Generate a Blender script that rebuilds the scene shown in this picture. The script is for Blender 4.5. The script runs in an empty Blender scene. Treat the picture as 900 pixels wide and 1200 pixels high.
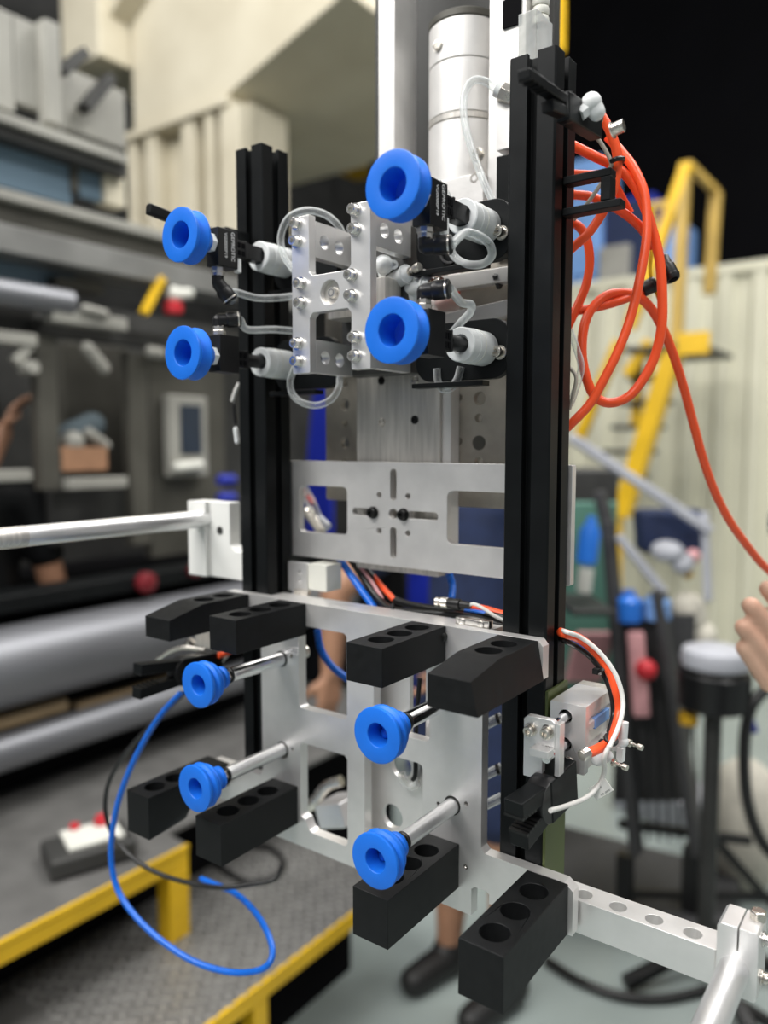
import bpy, bmesh, math, random
from mathutils import Vector, Matrix, Quaternion
from mathutils.geometry import tessellate_polygon
random.seed(7)
S = bpy.context.scene
C = S.collection
V = Vector
# ---------------------------------------------------------------- camera, world, lights, exposure
# Working frame: millimetres measured from the camera; X runs along the tool plates, Y into the hall, Z up. Floor is 1500 mm below.
EYE = 1.5
F_PX, YAW, PITCH = 912.0, math.radians(36.3), math.radians(4.9)
RIGHT = V((math.cos(YAW), math.sin(YAW), 0))
FWD0 = V((-math.sin(YAW), math.cos(YAW), 0))
FWD = FWD0 * math.cos(PITCH) - V((0, 0, 1)) * math.sin(PITCH)
UP = RIGHT.cross(FWD)
cam = bpy.data.cameras.new('camera')
cam.sensor_fit = 'VERTICAL'; cam.sensor_height = 36.0; cam.lens = F_PX / 1200 * 36.0
cam.clip_start = 0.02; cam.clip_end = 60
cam.dof.use_dof = True; cam.dof.focus_distance = 0.63; cam.dof.aperture_fstop = 2.55
co = bpy.data.objects.new('camera', cam); C.objects.link(co)
co.location = (0, 0, EYE); co.rotation_euler = (math.pi / 2 - PITCH, 0, YAW)
S.camera = co
W = bpy.data.worlds.new('World'); S.world = W; W.use_nodes = True
W.node_tree.nodes['Background'].inputs[0].default_value = (0.93, 0.97, 1.0, 1)
W.node_tree.nodes['Background'].inputs[1].default_value = 0.27
S.view_settings.view_transform = 'Standard'; S.view_settings.look = 'None'
S.view_settings.gamma = 1; S.view_settings.use_curve_mapping = False
S.view_settings.exposure = 0.0
def area(name, loc, target, sx, sy, power, col=(1, 0.98, 0.95)):
    l = bpy.data.lights.new(name, 'AREA'); l.shape = 'RECTANGLE'; l.size = sx; l.size_y = sy; l.energy = power; l.color = col
    o = bpy.data.objects.new(name, l); C.objects.link(o); o.location = loc
    o.rotation_euler = (V(target) - V(loc)).to_track_quat('-Z', 'Y').to_euler()
    return o
area('hall_light', (-1.5, -1.6, 4.4), (-0.5, 0.6, 1.5), 3.4, 1.0, 190)
area('hall_light', (0.6, -2.6, 4.4), (-0.4, 0.6, 1.4), 3.4, 1.0, 45)  # fill added behind the camera to give the metal broad reflections
area('hall_light', (1.8, 1.0, 4.8), (-0.3, 0.8, 1.4), 2.4, 0.8, 95)
area('hall_light', (-1.0, 2.6, 5.2), (-1.4, 2.6, 0), 2.4, 0.8, 60)
area('hall_light', (0.2, 3.9, 5.6), (-1.2, 4.6, 1.0), 3.0, 0.8, 170)
area('hall_light', (-1.7, 0.6, 5.0), (-3.2, 2.6, 2.6), 2.4, 0.8, 52)

# ---------------------------------------------------------------- helpers
def at(u, v, X=None, Y=None, Z=None, d=None):
    """point of the hall seen at a place of the photograph, on the plane X, Y or Z, or d mm ahead"""
    q = FWD + RIGHT * ((u - 450) / F_PX) - UP * ((v - 600) / F_PX)
    if X is not None: return q * (X / q.x)
    if Y is not None: return q * (Y / q.y)
    if Z is not None: return q * (Z / q.z)
    return q * d
def wld(p): return V((p[0] * .001, p[1] * .001, p[2] * .001 + EYE))
def rrect(a0, a1, b0, b1, r=0, n=4):
    if r <= 0: return [(a0, b0), (a1, b0), (a1, b1), (a0, b1)]
    out = []
    for cx, cy, s in ((a1 - r, b0 + r, -90), (a1 - r, b1 - r, 0), (a0 + r, b1 - r, 90), (a0 + r, b0 + r, 180)):
        for k in range(n + 1):
            t = math.radians(s + 90 * k / n); out.append((cx + r * math.cos(t), cy + r * math.sin(t)))
    return out
def circ(a, b, r, n=20): return [(a + r * math.cos(2 * math.pi * k / n), b + r * math.sin(2 * math.pi * k / n)) for k in range(n)]
def smooth_path(pts, sub=8):
    P = [V(p) for p in pts]
    if len(P) < 3: return P
    out = []
    for i in range(len(P) - 1):
        p0 = P[i - 1] if i else P[0] * 2 - P[1]
        p1, p2 = P[i], P[i + 1]
        p3 = P[i + 2] if i + 2 < len(P) else P[-1] * 2 - P[-2]
        for k in range(sub):
            t = k / sub
            out.append(0.5 * ((2 * p1) + (p2 - p0) * t + (2 * p0 - 5 * p1 + 4 * p2 - p3) * t * t + (3 * p1 - p0 - 3 * p2 + p3) * t ** 3))
    out.append(P[-1])
    return out
def frame(d):
    d = V(d).normalized()
    a = V((0, 0, 1)) if abs(d.z) < .9 else V((1, 0, 0))
    x = a.cross(d).normalized()
    return x, d.cross(x), d
ORG = {}
class M:
    """collects shapes given in millimetres; obj() links them as ONE mesh"""
    def __init__(s): s.v = []; s.f = []
    def add(s, vs, fs):
        n = len(s.v); s.v += [V(p) for p in vs]; s.f += [tuple(i + n for i in f) for f in fs]; return s
    def box(s, x0, x1, y0, y1, z0, z1):
        return s.add([(x, y, z) for z in (z0, z1) for x, y in ((x0, y0), (x1, y0), (x1, y1), (x0, y1))],
                     [(3, 2, 1, 0), (4, 5, 6, 7), (0, 1, 5, 4), (1, 2, 6, 5), (2, 3, 7, 6), (3, 0, 4, 7)])
    def obox(s, c, dx, dy, dz, hx, hy, hz):
        c, dx, dy, dz = V(c), V(dx).normalized() * hx, V(dy).normalized() * hy, V(dz).normalized() * hz
        return s.add([c + dx * a + dy * b + dz * e for e in (-1, 1) for a, b in ((-1, -1), (1, -1), (1, 1), (-1, 1))],
                     [(3, 2, 1, 0), (4, 5, 6, 7), (0, 1, 5, 4), (1, 2, 6, 5), (2, 3, 7, 6), (3, 0, 4, 7)])
    def bar(s, p0, p1, w, h=None):
        p0, p1 = V(p0), V(p1); x, y, d = frame(p1 - p0)
        return s.obox((p0 + p1) / 2, x, y, d, w / 2, (h or w) / 2, (p1 - p0).length / 2)
    def prism(s, poly, axis, a, b, holes=()):
        m = {'x': lambda p, t: (t, p[0], p[1]), 'y': lambda p, t: (p[0], t, p[1]), 'z': lambda p, t: (p[0], p[1], t)}[axis]
        loops = [list(poly)] + [list(h) for h in holes]
        flat = [p for l in loops for p in l]; n = len(flat)
        tris = tessellate_polygon([[V((p[0], p[1], 0)) for p in l] for l in loops])
        fs = [tuple(t) for t in tris] + [tuple(i + n for i in reversed(t)) for t in tris]
        o = 0
        for l in loops:
            k = len(l)
            fs += [(o + i, o + (i + 1) % k, n + o + (i + 1) % k, n + o + i) for i in range(k)]; o += k
        return s.add([m(p, a) for p in flat] + [m(p, b) for p in flat], fs)
    def lathe(s, prof, p0, d, n=32, closed=False):
        p0 = V(p0); x, y, d = frame(d); vs = []; fs = []
        for r, t in prof:
            vs += [p0 + d * t + (x * math.cos(2 * math.pi * k / n) + y * math.sin(2 * math.pi * k / n)) * max(r, 1e-3) for k in range(n)]
        m = len(prof)
        for i in range(m - 1 if not closed else m):
            j = (i + 1) % m
            fs += [(i * n + k, i * n + (k + 1) % n, j * n + (k + 1) % n, j * n + k) for k in range(n)]
        if not closed: fs += [tuple(range(n - 1, -1, -1)), tuple(range((m - 1) * n, m * n))]
        return s.add(vs, fs)
    def cyl(s, p0, p1, r, r1=None, n=24):
        L = (V(p1) - V(p0)).length
        return s.lathe([(r, 0), (r if r1 is None else r1, L)], p0, V(p1) - V(p0), n)
    def ball(s, c, r, n=12, sq=(1, 1, 1)):
        c = V(c); vs = [c + V((0, 0, -r * sq[2]))]; fs = []
        h = n // 2
        for i in range(1, h):
            t = -math.pi / 2 + math.pi * i / h
            vs += [c + V((r * sq[0] * math.cos(t) * math.cos(2 * math.pi * k / n), r * sq[1] * math.cos(t) * math.sin(2 * math.pi * k / n), r * sq[2] * math.sin(t))) for k in range(n)]
        vs.append(c + V((0, 0, r * sq[2])))
        fs += [(0, 1 + (k + 1) % n, 1 + k) for k in range(n)]
        for i in range(h - 2):
            fs += [(1 + i * n + k, 1 + i * n + (k + 1) % n, 1 + (i + 1) * n + (k + 1) % n, 1 + (i + 1) * n + k) for k in range(n)]
        b = 1 + (h - 2) * n
        fs += [(b + k, b + (k + 1) % n, len(vs) - 1) for k in range(n)]
        return s.add(vs, fs)
    def capsule(s, p0, p1, r0, r1, n=12): return s.cyl(p0, p1, r0, r1, n).ball(p0, r0, n).ball(p1, r1, n)
    def tube(s, pts, r, n=10, sub=8, inner=None):
        P = smooth_path(pts, sub); vs = []; fs = []
        d = (P[1] - P[0]).normalized(); x, y, _ = frame(d)
        for i, p in enumerate(P):
            t = (P[min(i + 1, len(P) - 1)] - P[max(i - 1, 0)]).normalized()
            q = d.rotation_difference(t); x = q @ x; x = (x - t * x.dot(t)).normalized(); y = t.cross(x); d = t
            vs += [p + (x * math.cos(2 * math.pi * k / n) + y * math.sin(2 * math.pi * k / n)) * r for k in range(n)]
        m = len(P)
        for i in range(m - 1): fs += [(i * n + k, i * n + (k + 1) % n, (i + 1) * n + (k + 1) % n, (i + 1) * n + k) for k in range(n)]
        fs += [tuple(range(n - 1, -1, -1)), tuple(range((m - 1) * n, m * n))]
        return s.add(vs, fs)
    def obj(s, name, mat, parent=None, bevel=0, org=None, ang=35, seg=2):
        root = parent
        if parent is not None: o0 = ORG[parent.name]
        else: o0 = V(org) if org is not None else sum(s.v, V()) / len(s.v)
        me = bpy.data.meshes.new(name); me.from_pydata([(p - o0) * .001 for p in s.v], [], s.f)
        bm = bmesh.new(); bm.from_mesh(me); bmesh.ops.recalc_face_normals(bm, faces=bm.faces); bm.to_mesh(me); bm.free()
        me.shade_smooth(); me.set_sharp_from_angle(angle=math.radians(ang)); me.materials.append(mat)
        o = bpy.data.objects.new(name, me); C.objects.link(o)
        if parent is not None: o.parent = parent
        else: o.location = wld(o0)
        ORG[o.name] = o0
        if bevel:
            b = o.modifiers.new('bevel', 'BEVEL'); b.width = bevel * .001; b.segments = seg; b.limit_method = 'ANGLE'; b.angle_limit = math.radians(40); b.harden_normals = True
        return o
def tag(o, label=None, cat=None, group=None, kind=None):
    if label: o['label'] = label
    if cat: o['category'] = cat
    if group: o['group'] = group
    if kind: o['kind'] = kind
    return o
def thing(name, label, cat, org, group=None):
    o = bpy.data.objects.new(name, None); C.objects.link(o); o.empty_display_size = .02; o.location = wld(org); ORG[o.name] = V(org)
    return tag(o, label, cat, group)
def copy_thing(root, delta, label):
    """a thing with copies of its parts and sub-parts, moved by delta mm"""
    r = root.copy(); C.objects.link(r); ORG[r.name] = ORG[root.name] + V(delta); r.location = wld(ORG[r.name]); r['label'] = label
    for ch in list(root.children):
        c = ch.copy(); C.objects.link(c); c.parent = r; ORG[c.name] = ORG[r.name]
        for g in list(ch.children):
            d = g.copy(); C.objects.link(d); d.parent = c; ORG[d.name] = ORG[r.name]
    return r
SCREW = {}
def screw(parent, pos, d, r=4.2, h=4.5, mat=None, name='screw', washer=True):
    """socket head screw: one shared mesh per size, turned to point along d"""
    mat = mat or MT['steel']; key = (r, h, mat.name, washer)
    if key not in SCREW:
        m = M(); n = 24
        prof = []
        if washer: m.lathe([(r * 1.35, 0), (r * 1.35, r * .25), (r * .9, r * .3)], (0, 0, 0), (0, 0, 1), n)
        z0 = r * .22 if washer else 0
        m2 = M().lathe([(r * .95, z0), (r, z0 + .3), (r, z0 + h - .5), (r * .9, z0 + h)], (0, 0, 0), (0, 0, 1), n)
        m2.f = m2.f[:-1]; top = len(m2.v) - n
        x, y, _ = frame((0, 0, 1))
        hexp = []
        for k in range(n):
            t = 2 * math.pi * k / n; a = (t % (math.pi / 3)) - math.pi / 6; rr = r * .5 / math.cos(a)
            hexp.append(x * math.cos(t) * rr + y * math.sin(t) * rr)
        b = len(m2.v); m2.v += [p + V((0, 0, z0 + h)) for p in hexp] + [p + V((0, 0, z0 + h * .4)) for p in hexp]
        for k in range(n):
            q = (k + 1) % n
            m2.f += [(top + k, top + q, b + q, b + k), (b + k, b + q, b + n + q, b + n + k)]
        m2.f.append(tuple(b + n + k for k in range(n)))
        m.add(m2.v, m2.f)
        me = bpy.data.meshes.new(name); me.from_pydata([p * .001 for p in m.v], [], m.f)
        me.shade_smooth(); me.set_sharp_from_angle(angle=math.radians(35)); me.materials.append(mat); SCREW[key] = me
    o = bpy.data.objects.new(name, SCREW[key]); C.objects.link(o); o.parent = parent
    o.location = (V(pos) - ORG[parent.name]) * .001
    o.rotation_mode = 'QUATERNION'; o.rotation_quaternion = V(d).to_track_quat('Z', 'Y')
    ORG[o.name] = ORG[parent.name]
    return o
def lettering(parent, text, pos, right, up, size, mat, name='lettering'):
    """flat print as real letters lying on a surface"""
    cu = bpy.data.curves.new(name, 'FONT'); cu.body = text; cu.size = 1; cu.align_x = 'CENTER'; cu.align_y = 'CENTER'; cu.extrude = .01
    t = bpy.data.objects.new(name, cu); C.objects.link(t)
    dg = bpy.context.evaluated_depsgraph_get(); me = bpy.data.meshes.new_from_object(t.evaluated_get(dg))
    bpy.data.objects.remove(t)
    x, y = V(right).normalized(), V(up).normalized(); z = x.cross(y)
    R = Matrix((x, y, z)).transposed().to_4x4()
    o0 = ORG[parent.name]
    me.transform(Matrix.Translation((V(pos) - o0) * .001) @ R @ Matrix.Scale(size * .001, 4))
    me.materials.clear(); me.materials.append(mat); me.name = name
    o = bpy.data.objects.new(name, me); C.objects.link(o); o.parent = parent; ORG[o.name] = o0
    return o

# ---------------------------------------------------------------- materials
MT = {}
def mat(name, col, rough=.5, metal=0, var=.06, nscale=60, bump=0, bscale=300, stretch=None, rvar=.08, spec=.5, trans=0, ior=1.45, coat=0, second=None):
    m = bpy.data.materials.new(name); m.use_nodes = True; nt = m.node_tree; N = nt.nodes; L = nt.links
    b = N['Principled BSDF']
    b.inputs['Metallic'].default_value = metal; b.inputs['IOR'].default_value = ior
    b.inputs['Specular IOR Level'].default_value = spec; b.inputs['Coat Weight'].default_value = coat
    b.inputs['Transmission Weight'].default_value = trans
    tc = N.new('ShaderNodeTexCoord'); mp = N.new('ShaderNodeMapping'); L.new(tc.outputs['Object'], mp.inputs[0])
    if stretch: mp.inputs['Scale'].default_value = stretch
    nz = N.new('ShaderNodeTexNoise'); nz.inputs['Scale'].default_value = nscale; nz.inputs['Detail'].default_value = 4
    L.new(mp.outputs[0], nz.inputs['Vector'])
    mx = N.new('ShaderNodeMix'); mx.data_type = 'RGBA'
    a = second or tuple(c * (1 - var) for c in col)
    hi = tuple(min(1, c * (1 + var)) for c in col) if not second else col
    mx.inputs[6].default_value = (*a, 1); mx.inputs[7].default_value = (*hi, 1)
    rp = N.new('ShaderNodeMapRange'); rp.inputs[1].default_value = .3; rp.inputs[2].default_value = .7
    L.new(nz.outputs[0], rp.inputs[0]); L.new(rp.outputs[0], mx.inputs[0]); L.new(mx.outputs[2], b.inputs['Base Color'])
    rr = N.new('ShaderNodeMapRange'); rr.inputs[3].default_value = max(0.02, rough - rvar); rr.inputs[4].default_value = min(1, rough + rvar)
    L.new(nz.outputs[0], rr.inputs[0]); L.new(rr.outputs[0], b.inputs['Roughness'])
    if bump:
        n2 = N.new('ShaderNodeTexNoise'); n2.inputs['Scale'].default_value = bscale; L.new(mp.outputs[0], n2.inputs['Vector'])
        bp = N.new('ShaderNodeBump'); bp.inputs['Strength'].default_value = bump; bp.inputs['Distance'].default_value = .002
        L.new(n2.outputs[0], bp.inputs['Height']); L.new(bp.outputs[0], b.inputs['Normal'])
    MT[name] = m
    return m
mat('plate_aluminium', (.79, .775, .76), .38, .68, .05, 40, .05, 900)
mat('machined_aluminium', (.82, .81, .80), .33, .7, .05, 30, .04, 700)
mat('brushed_aluminium', (.60, .575, .535), .4, .65, .16, 60, .08, 400, stretch=(6, 6, .35))
mat('cast_aluminium', (.76, .745, .725), .46, .5, .07, 25, .06, 250)
mat('steel', (.78, .76, .73), .22, 1, .06, 60)
mat('chrome', (.86, .86, .87), .14, 1, .03, 20)
mat('satin_rod', (.80, .80, .80), .36, .8, .04, 30)
mat('nickel', (.70, .66, .60), .28, 1, .1, 80)
mat('black_anodised', (.0055, .0065, .007), .4, .1, .15, 30, .03, 900, spec=.25)
mat('black_nylon', (.0075, .008, .0085), .47, 0, .2, 120, .05, 1400, spec=.24)
mat('black_plastic', (.007, .007, .0075), .38, 0, .15, 60, .03, 500)
mat('black_oxide', (.02, .02, .02), .35, .6, .15, 60)
mat('blue_silicone', (.010, .155, .70), .42, 0, .1, 30, .03, 600, spec=.4)
mat('blue_inner', (.008, .11, .56), .45, 0, .1, 30)
mat('white_nylon', (.72, .74, .74), .42, 0, .04, 40, .02, 500)
mat('white_paint', (.80, .80, .77), .5, 0, .05, 12)
mat('offwhite', (.66, .66, .60), .5, 0, .06, 20)
mat('orange_tube', (.95, .10, .025), .32, 0, .06, 30, spec=.5)
mat('blue_tube', (.006, .13, .62), .28, 0, .08, 30)
mat('black_tube', (.012, .012, .012), .3, 0, .1, 30)
mat('white_cable', (.70, .69, .66), .45, 0, .05, 30)
mat('grey_cable', (.42, .38, .32), .5, 0, .08, 30)
mat('print_white', (.75, .75, .75), .5, 0, .02, 30)
mat('print_dark', (.05, .05, .06), .5, 0, .02, 30)
mat('yellow_paint', (.72, .44, .012), .45, 0, .12, 8)
mat('ochre_paint', (.46, .31, .075), .5, 0, .15, 6)
mat('crane_yellow', (.58, .33, .01), .5, 0, .15, 6)
mat('cream_paint', (.66, .61, .48), .55, 0, .1, 3, .05, 40, second=(.55, .50, .38))
mat('grey_panel', (.34, .335, .30), .55, 0, .1, 4, second=(.24, .235, .21))
mat('grey_steel', (.23, .23, .22), .45, .4, .18, 6, .05, 60)
mat('dark_steel', (.045, .045, .043), .5, .3, .25, 6, .05, 60)
mat('worn_steel', (.40, .37, .32), .4, .5, .14, 40, .08, 300)
mat('olive_steel', (.085, .081, .068), .5, .2, .2, 5)
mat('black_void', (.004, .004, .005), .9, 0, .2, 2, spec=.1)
mat('window_blue', (.16, .24, .31), .35, 0, .15, 2)
mat('shaft_steel', (.20, .205, .22), .45, .6, .15, 5, stretch=(1, .3, 1))
mat('wood', (.36, .26, .15), .6, 0, .2, 20, stretch=(4, .5, 4))
mat('cardboard', (.30, .16, .09), .7, 0, .1, 20)
mat('treadplate', (.19, .187, .18), .42, .45, .15, 12, .5, 70)
mat('worn_tread_glint', (.40, .395, .38), .35, .6, .15, 30)  # worn diamond tops, lightened further to paint in their highlights
mat('floor_epoxy', (.31, .355, .34), .32, 0, .1, 1.6, .03, 30, second=(.24, .28, .27))
mat('wall_cream', (.60, .585, .46), .55, 0, .05, 2)
mat('navy_cloth', (.012, .022, .065), .8, 0, .2, 30, .2, 300)
mat('royal_blue', (.008, .02, .30), .5, 0, .15, 10)
mat('pale_blue', (.18, .34, .66), .5, 0, .1, 6)
mat('bottle_blue', (.02, .16, .62), .35, 0, .1, 10)
mat('teal', (.085, .20, .155), .5, 0, .1, 5)
mat('slate_cloth', (.07, .095, .11), .75, 0, .15, 20, .2, 200)
mat('skin', (.74, .47, .34), .5, 0, .08, 35, .08, 260, second=(.66, .38, .27))
mat('skin_tan', (.36, .19, .115), .5, 0, .08, 35)
mat('hair', (.01, .009, .008), .5, 0, .2, 90)
mat('shoe', (.012, .012, .012), .5, 0, .2, 30)
mat('dark_red', (.16, .012, .018), .4, 0, .1, 20)
mat('red_plastic', (.50, .02, .03), .4, 0, .1, 20)
mat('pink_cloth', (.62, .32, .33), .8, 0, .12, 20)
mat('beige_cloth', (.58, .55, .47), .8, 0, .1, 20, .2, 60)
mat('grey_vinyl', (.42, .43, .47), .38, 0, .1, 10)
mat('mesh_black', (.045, .045, .047), .55, 0, .3, 90, .3, 200)
mat('green_anodised', (.10, .125, .045), .4, .5, .1, 20)
mat('screen_dark', (.02, .03, .05), .2, 0, .1, 10)
def clear_mat(name, tint, k):
    m = bpy.data.materials.new(name); m.use_nodes = True; nt = m.node_tree; N = nt.nodes; L = nt.links
    N.clear(); out = N.new('ShaderNodeOutputMaterial'); tr = N.new('ShaderNodeBsdfTransparent'); tr.inputs[0].default_value = (*tint, 1)
    gl = N.new('ShaderNodeBsdfPrincipled'); gl.inputs['Base Color'].default_value = (.82, .84, .84, 1); gl.inputs['Roughness'].default_value = .12
    lw = N.new('ShaderNodeLayerWeight'); lw.inputs[0].default_value = .36
    nz = N.new('ShaderNodeTexNoise'); nz.inputs['Scale'].default_value = 90
    tc = N.new('ShaderNodeTexCoord'); L.new(tc.outputs['Object'], nz.inputs['Vector'])
    ad = N.new('ShaderNodeMath'); ad.operation = 'MULTIPLY_ADD'; ad.inputs[1].default_value = .16; ad.inputs[2].default_value = k
    L.new(nz.outputs[0], ad.inputs[0])
    a2 = N.new('ShaderNodeMath'); a2.operation = 'ADD'; a2.use_clamp = True
    L.new(lw.outputs['Facing'], a2.inputs[0]); L.new(ad.outputs[0], a2.inputs[1])
    mx = N.new('ShaderNodeMixShader'); L.new(a2.outputs[0], mx.inputs[0]); L.new(tr.outputs[0], mx.inputs[1]); L.new(gl.outputs[0], mx.inputs[2])
    L.new(mx.outputs[0], out.inputs[0]); MT[name] = m
clear_mat('clear_tube', (.9, .92, .92), .02)
clear_mat('clear_plastic', (.85, .85, .82), .08)

# ================================================================ SETTING
def structure(name, m, mat_, org=None, bevel=0): return tag(m.obj(name, mat_, None, bevel, org), kind='structure')
FL = -1500
structure('floor', M().box(-9000, 5000, -3500, 9000, FL - 60, FL), MT['floor_epoxy'])
structure('wall_back', M().box(-9000, 6000, 8600, 8750, FL, 7200), MT['black_void'])  # black colour stands in for the unlit depth of the hall
# cream cladding wall on the right of the hall: trapezoid ribs
YW = 5600
m = M(); poly = []
x = -2700
while x < 3000:
    poly += [(x, 0), (x + 90, 0), (x + 110, -35), (x + 190, -35), (x + 210, 0)]; x += 210
poly = [(a, YW + b) for a, b in poly] + [(x, YW + 60), (-2700, YW + 60)]
m.prism(poly, 'z', FL, 1130)
structure('wall_right', m, MT['wall_cream'])
structure('trim_1', M().box(-2700, 3010, YW - 45, YW + 70, 1130, 1190), MT['wall_cream'])

# ================================================================ TOOL: profiles
def profile_poly(x0, y0, s=40):
    """outline of a slotted 40 x 40 extrusion"""
    h = s / 2; g, d, w, k = 4.1, 10.5, 8.5, 4.2
    side = [(-h + 1.5, -h), (-g, -h), (-g, -h + k), (-w, -h + k), (-w, -h + k + 2), (-5, -h + d), (5, -h + d), (w, -h + k + 2), (w, -h + k), (g, -h + k), (g, -h), (h - 1.5, -h)]
    out = []
    for q in range(4):
        c, s_ = math.cos(q * math.pi / 2), math.sin(q * math.pi / 2)
        out += [(x0 + h + a * c - b * s_, y0 + h + a * s_ + b * c) for a, b in side]
    return out
m = M().prism(profile_poly(-301, 577), 'z', -407, 304, [circ(-281, 597, 3.4, 12)])
o = m.obj('aluminium_profile', MT['black_anodised'], None, .5)
tag(o, 'tall black slotted aluminium profile in front, beside the orange hoses', 'profile', 'black slotted profiles')
m = M().prism(profile_poly(-615, 577.5, 39), 'z', -407, 302, [circ(-595.5, 597, 3.4, 12)])
o = m.obj('aluminium_profile', MT['black_anodised'], None, .5)
tag(o, 'black slotted aluminium profile farther back, behind the smaller looking blue cups', 'profile', 'black slotted profiles')

# cross plate with its window cut-outs and slots
def slot(c0, c1, w, vertical):
    return rrect(c0[0], c1[0], c0[1], c1[1], w / 2 - .01, 5)
cp = thing('cross_plate', 'wide aluminium cross plate with two windows and a plus-shaped slot pattern', 'plate', (-443, 622, -67))
holes = [rrect(-567, -501, -92.5, -42.5, 6), rrect(-381, -315, -92, -42, 6),
         rrect(-446.6, -439.2, -54, -23, 3.6), rrect(-446.6, -439.2, -111, -80, 3.6), rrect(-494, -461, -70.7, -63.2, 3.2, 3), rrect(-425.3, -391, -70.7, -63.2, 3.2, 3),
         circ(-443, -67, 5.2, 18)] + [circ(x, z, 3, 14) for x in (-460, -425.5) for z in (-49, -85)] + [circ(-376, -118, 3, 12) for _ in (0,)]
m = M().prism(rrect(-627, -258.5, -119, -16.5, 1.5, 2), 'y', 618, 626, [h for h in holes if h[0][1] > -125 and not (h[0][0] > -374 and h[0][1] < -110)])
m.obj('plate', MT['plate_aluminium'], cp, .5)
screw(cp, (-467, 617.6, -67), (0, -1, 0), 4.6, 5, MT['black_oxide'])
screw(cp, (-430, 617.6, -67), (0, -1, 0), 4.6, 5, MT['black_oxide'])
screw(cp, (-594, 626.4, -40), (0, 1, 0), 4, 4, MT['steel']); screw(cp, (-281, 626.4, -40), (0, 1, 0), 4, 4, MT['steel'])

# ---------------------------------------------------------------- gripper plate (lower) with stepped arms
gp = thing('gripper_plate', 'large machined aluminium plate with cut-outs carrying black blocks and rod cups', 'plate', (-443, 571, -280))
def mir(pts): return [(-886 - x, z) for x, z in pts]
right = [(-262, -155.5), (-258, -160), (-258, -187), (-312, -190), (-312, -344), (-308, -348), (-236, -348.5), (-228.5, -354), (-228.5, -391), (-303.5, -391), (-303.5, -383), (-306, -381), (-318, -381), (-321, -384), (-321, -408)]
left = mir(right)[::-1]
holes = [rrect(-521, -459, -263, -178.5, 5), rrect(-427, -365, -263, -178.5, 5),
         [(-520, -376), (-514, -378), (-509, -387), (-504, -389.5), (-462, -389.5), (-459, -386), (-459, -302), (-462, -298.5), (-517, -298.5), (-520, -302)],
         rrect(-438, -372, -392, -285, 5)]
for x in (-545, -341):
    for z in (-217, -314):
        holes.append(circ(x, z, 8.3, 20)); holes += [circ(x + 14, z + 5, 2.1, 10), circ(x - 14, z - 3, 2.1, 10)]
holes += [circ(-327, -366, 2.4, 12), circ(-540, -395, 2.2, 10)]
M().prism(right + left, 'y', 565, 576, holes).obj('plate', MT['plate_aluminium'], gp, .55)
# stiffening backing plate seen through the cut-outs
M().prism(rrect(-452, -330, -398, -176, 3), 'y', 588, 594, [circ(-422, -357, 12, 28), circ(-412, -304, 12, 28), rrect(-402, -384, -290, -200, 4)]).obj('backing_plate', MT['plate_aluminium'], gp, .4)
M().box(-575, -312, 577, 601, -166, -157).obj('top_rail', MT['plate_aluminium'], gp, .4)
m = M().prism(rrect(-348, -314, 578.5, 587, 2), 'z', -156.8, -150); m.obj('clamp_lug', MT['steel'], gp, .5)
screw(gp, (-341, 578.6, -153.3), (0, -1, 0), 3.2, 1.6, washer=False); screw(gp, (-322, 578.6, -153.3), (0, -1, 0), 3.2, 1.6, washer=False)
for x, z in ((-327, -366), (-540, -395)): screw(gp, (x, 566.5, z), (0, -1, 0), 1.9, 1.4, washer=False)
M().lathe([(5.2, 0), (5.2, 5), (4, 6)], (-352, 564.9, -165), (0, -1, 0), 20).obj('screw', MT['black_oxide'], gp)
screw(gp, (-440, 568, -265), (0, -1, 0), 3.4, 3)

# ---------------------------------------------------------------- black stop blocks
def stop_block(name, label, x0, x1, y0, y1, z0, z1, holes, r=11, drop=0, dy=0, outx=0, side=1, cut=0, taper=0):
    t = thing(name, label, 'block', ((x0 + x1) / 2, y1, (z0 + z1) / 2), 'black stop blocks on the gripper plate')
    outer = [(x0, y0), (x1, y0)]
    if drop or cut: outer += [(x1, dy), (x1, y1), (x0, y1), (x0, dy)]
    else: outer += [(x1, y1), (x0, y1)]
    m = M().prism(outer, 'z', z0, z1, [circ((x0 + x1) / 2, y, r, 28) for y in holes])
    for p in m.v:
        top = p.z > (z0 + z1) / 2
        if p.y < dy - 1:
            k = min(1, (dy - p.y) / max(1, dy - y0))
            if top: p.z -= drop * k
            p.x += -side * taper * k
        elif not top and cut: p.z += cut
        if not top and outx:
            if (p.x - (x0 + x1) / 2) * side > r + 2: p.x += side * outx
    m.obj('body', MT['black_nylon'], t, 1.6, seg=3)
    dk = M()
    for y in holes: dk.lathe([(r * 1.02, 0), (r * 1.02, .6)], ((x0 + x1) / 2, y, z0 + (cut if y > dy else 0) + 1.2), (0, 0, 1), 20)
    return t
stop_block('stop_block', 'black block with three holes at the lower right corner, nearest to the holed arm', -268.5, -232.5, 454.5, 564.8, -391, -348.6, (539.5, 507.5, 475.5), 11.2)
stop_block('stop_block', 'black block with holes right behind and under the lowest blue rod cup', -368, -333.5, 459, 564.8, -387, -347, (539, 513, 487), 10.5)
stop_block('stop_block', 'black block with three holes below the lower left rod cup, beside the plate cut-out', -559, -524, 462, 564.8, -385, -346, (539.5, 513, 486.5), 10.5)
stop_block('stop_block', 'black block with a stepped underside behind the lower left rod cup', -660, -625.5, 459, 564.8, -390, -346.8, (532, 506, 480), 10.5, 0, 515, 0, 1, 19)
stop_block('stop_block', 'square-ended black block with three holes above the upper left rod cup', -546, -510.5, 472, 564.8, -187, -155.7, (546, 520, 494), 10.5)
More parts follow.
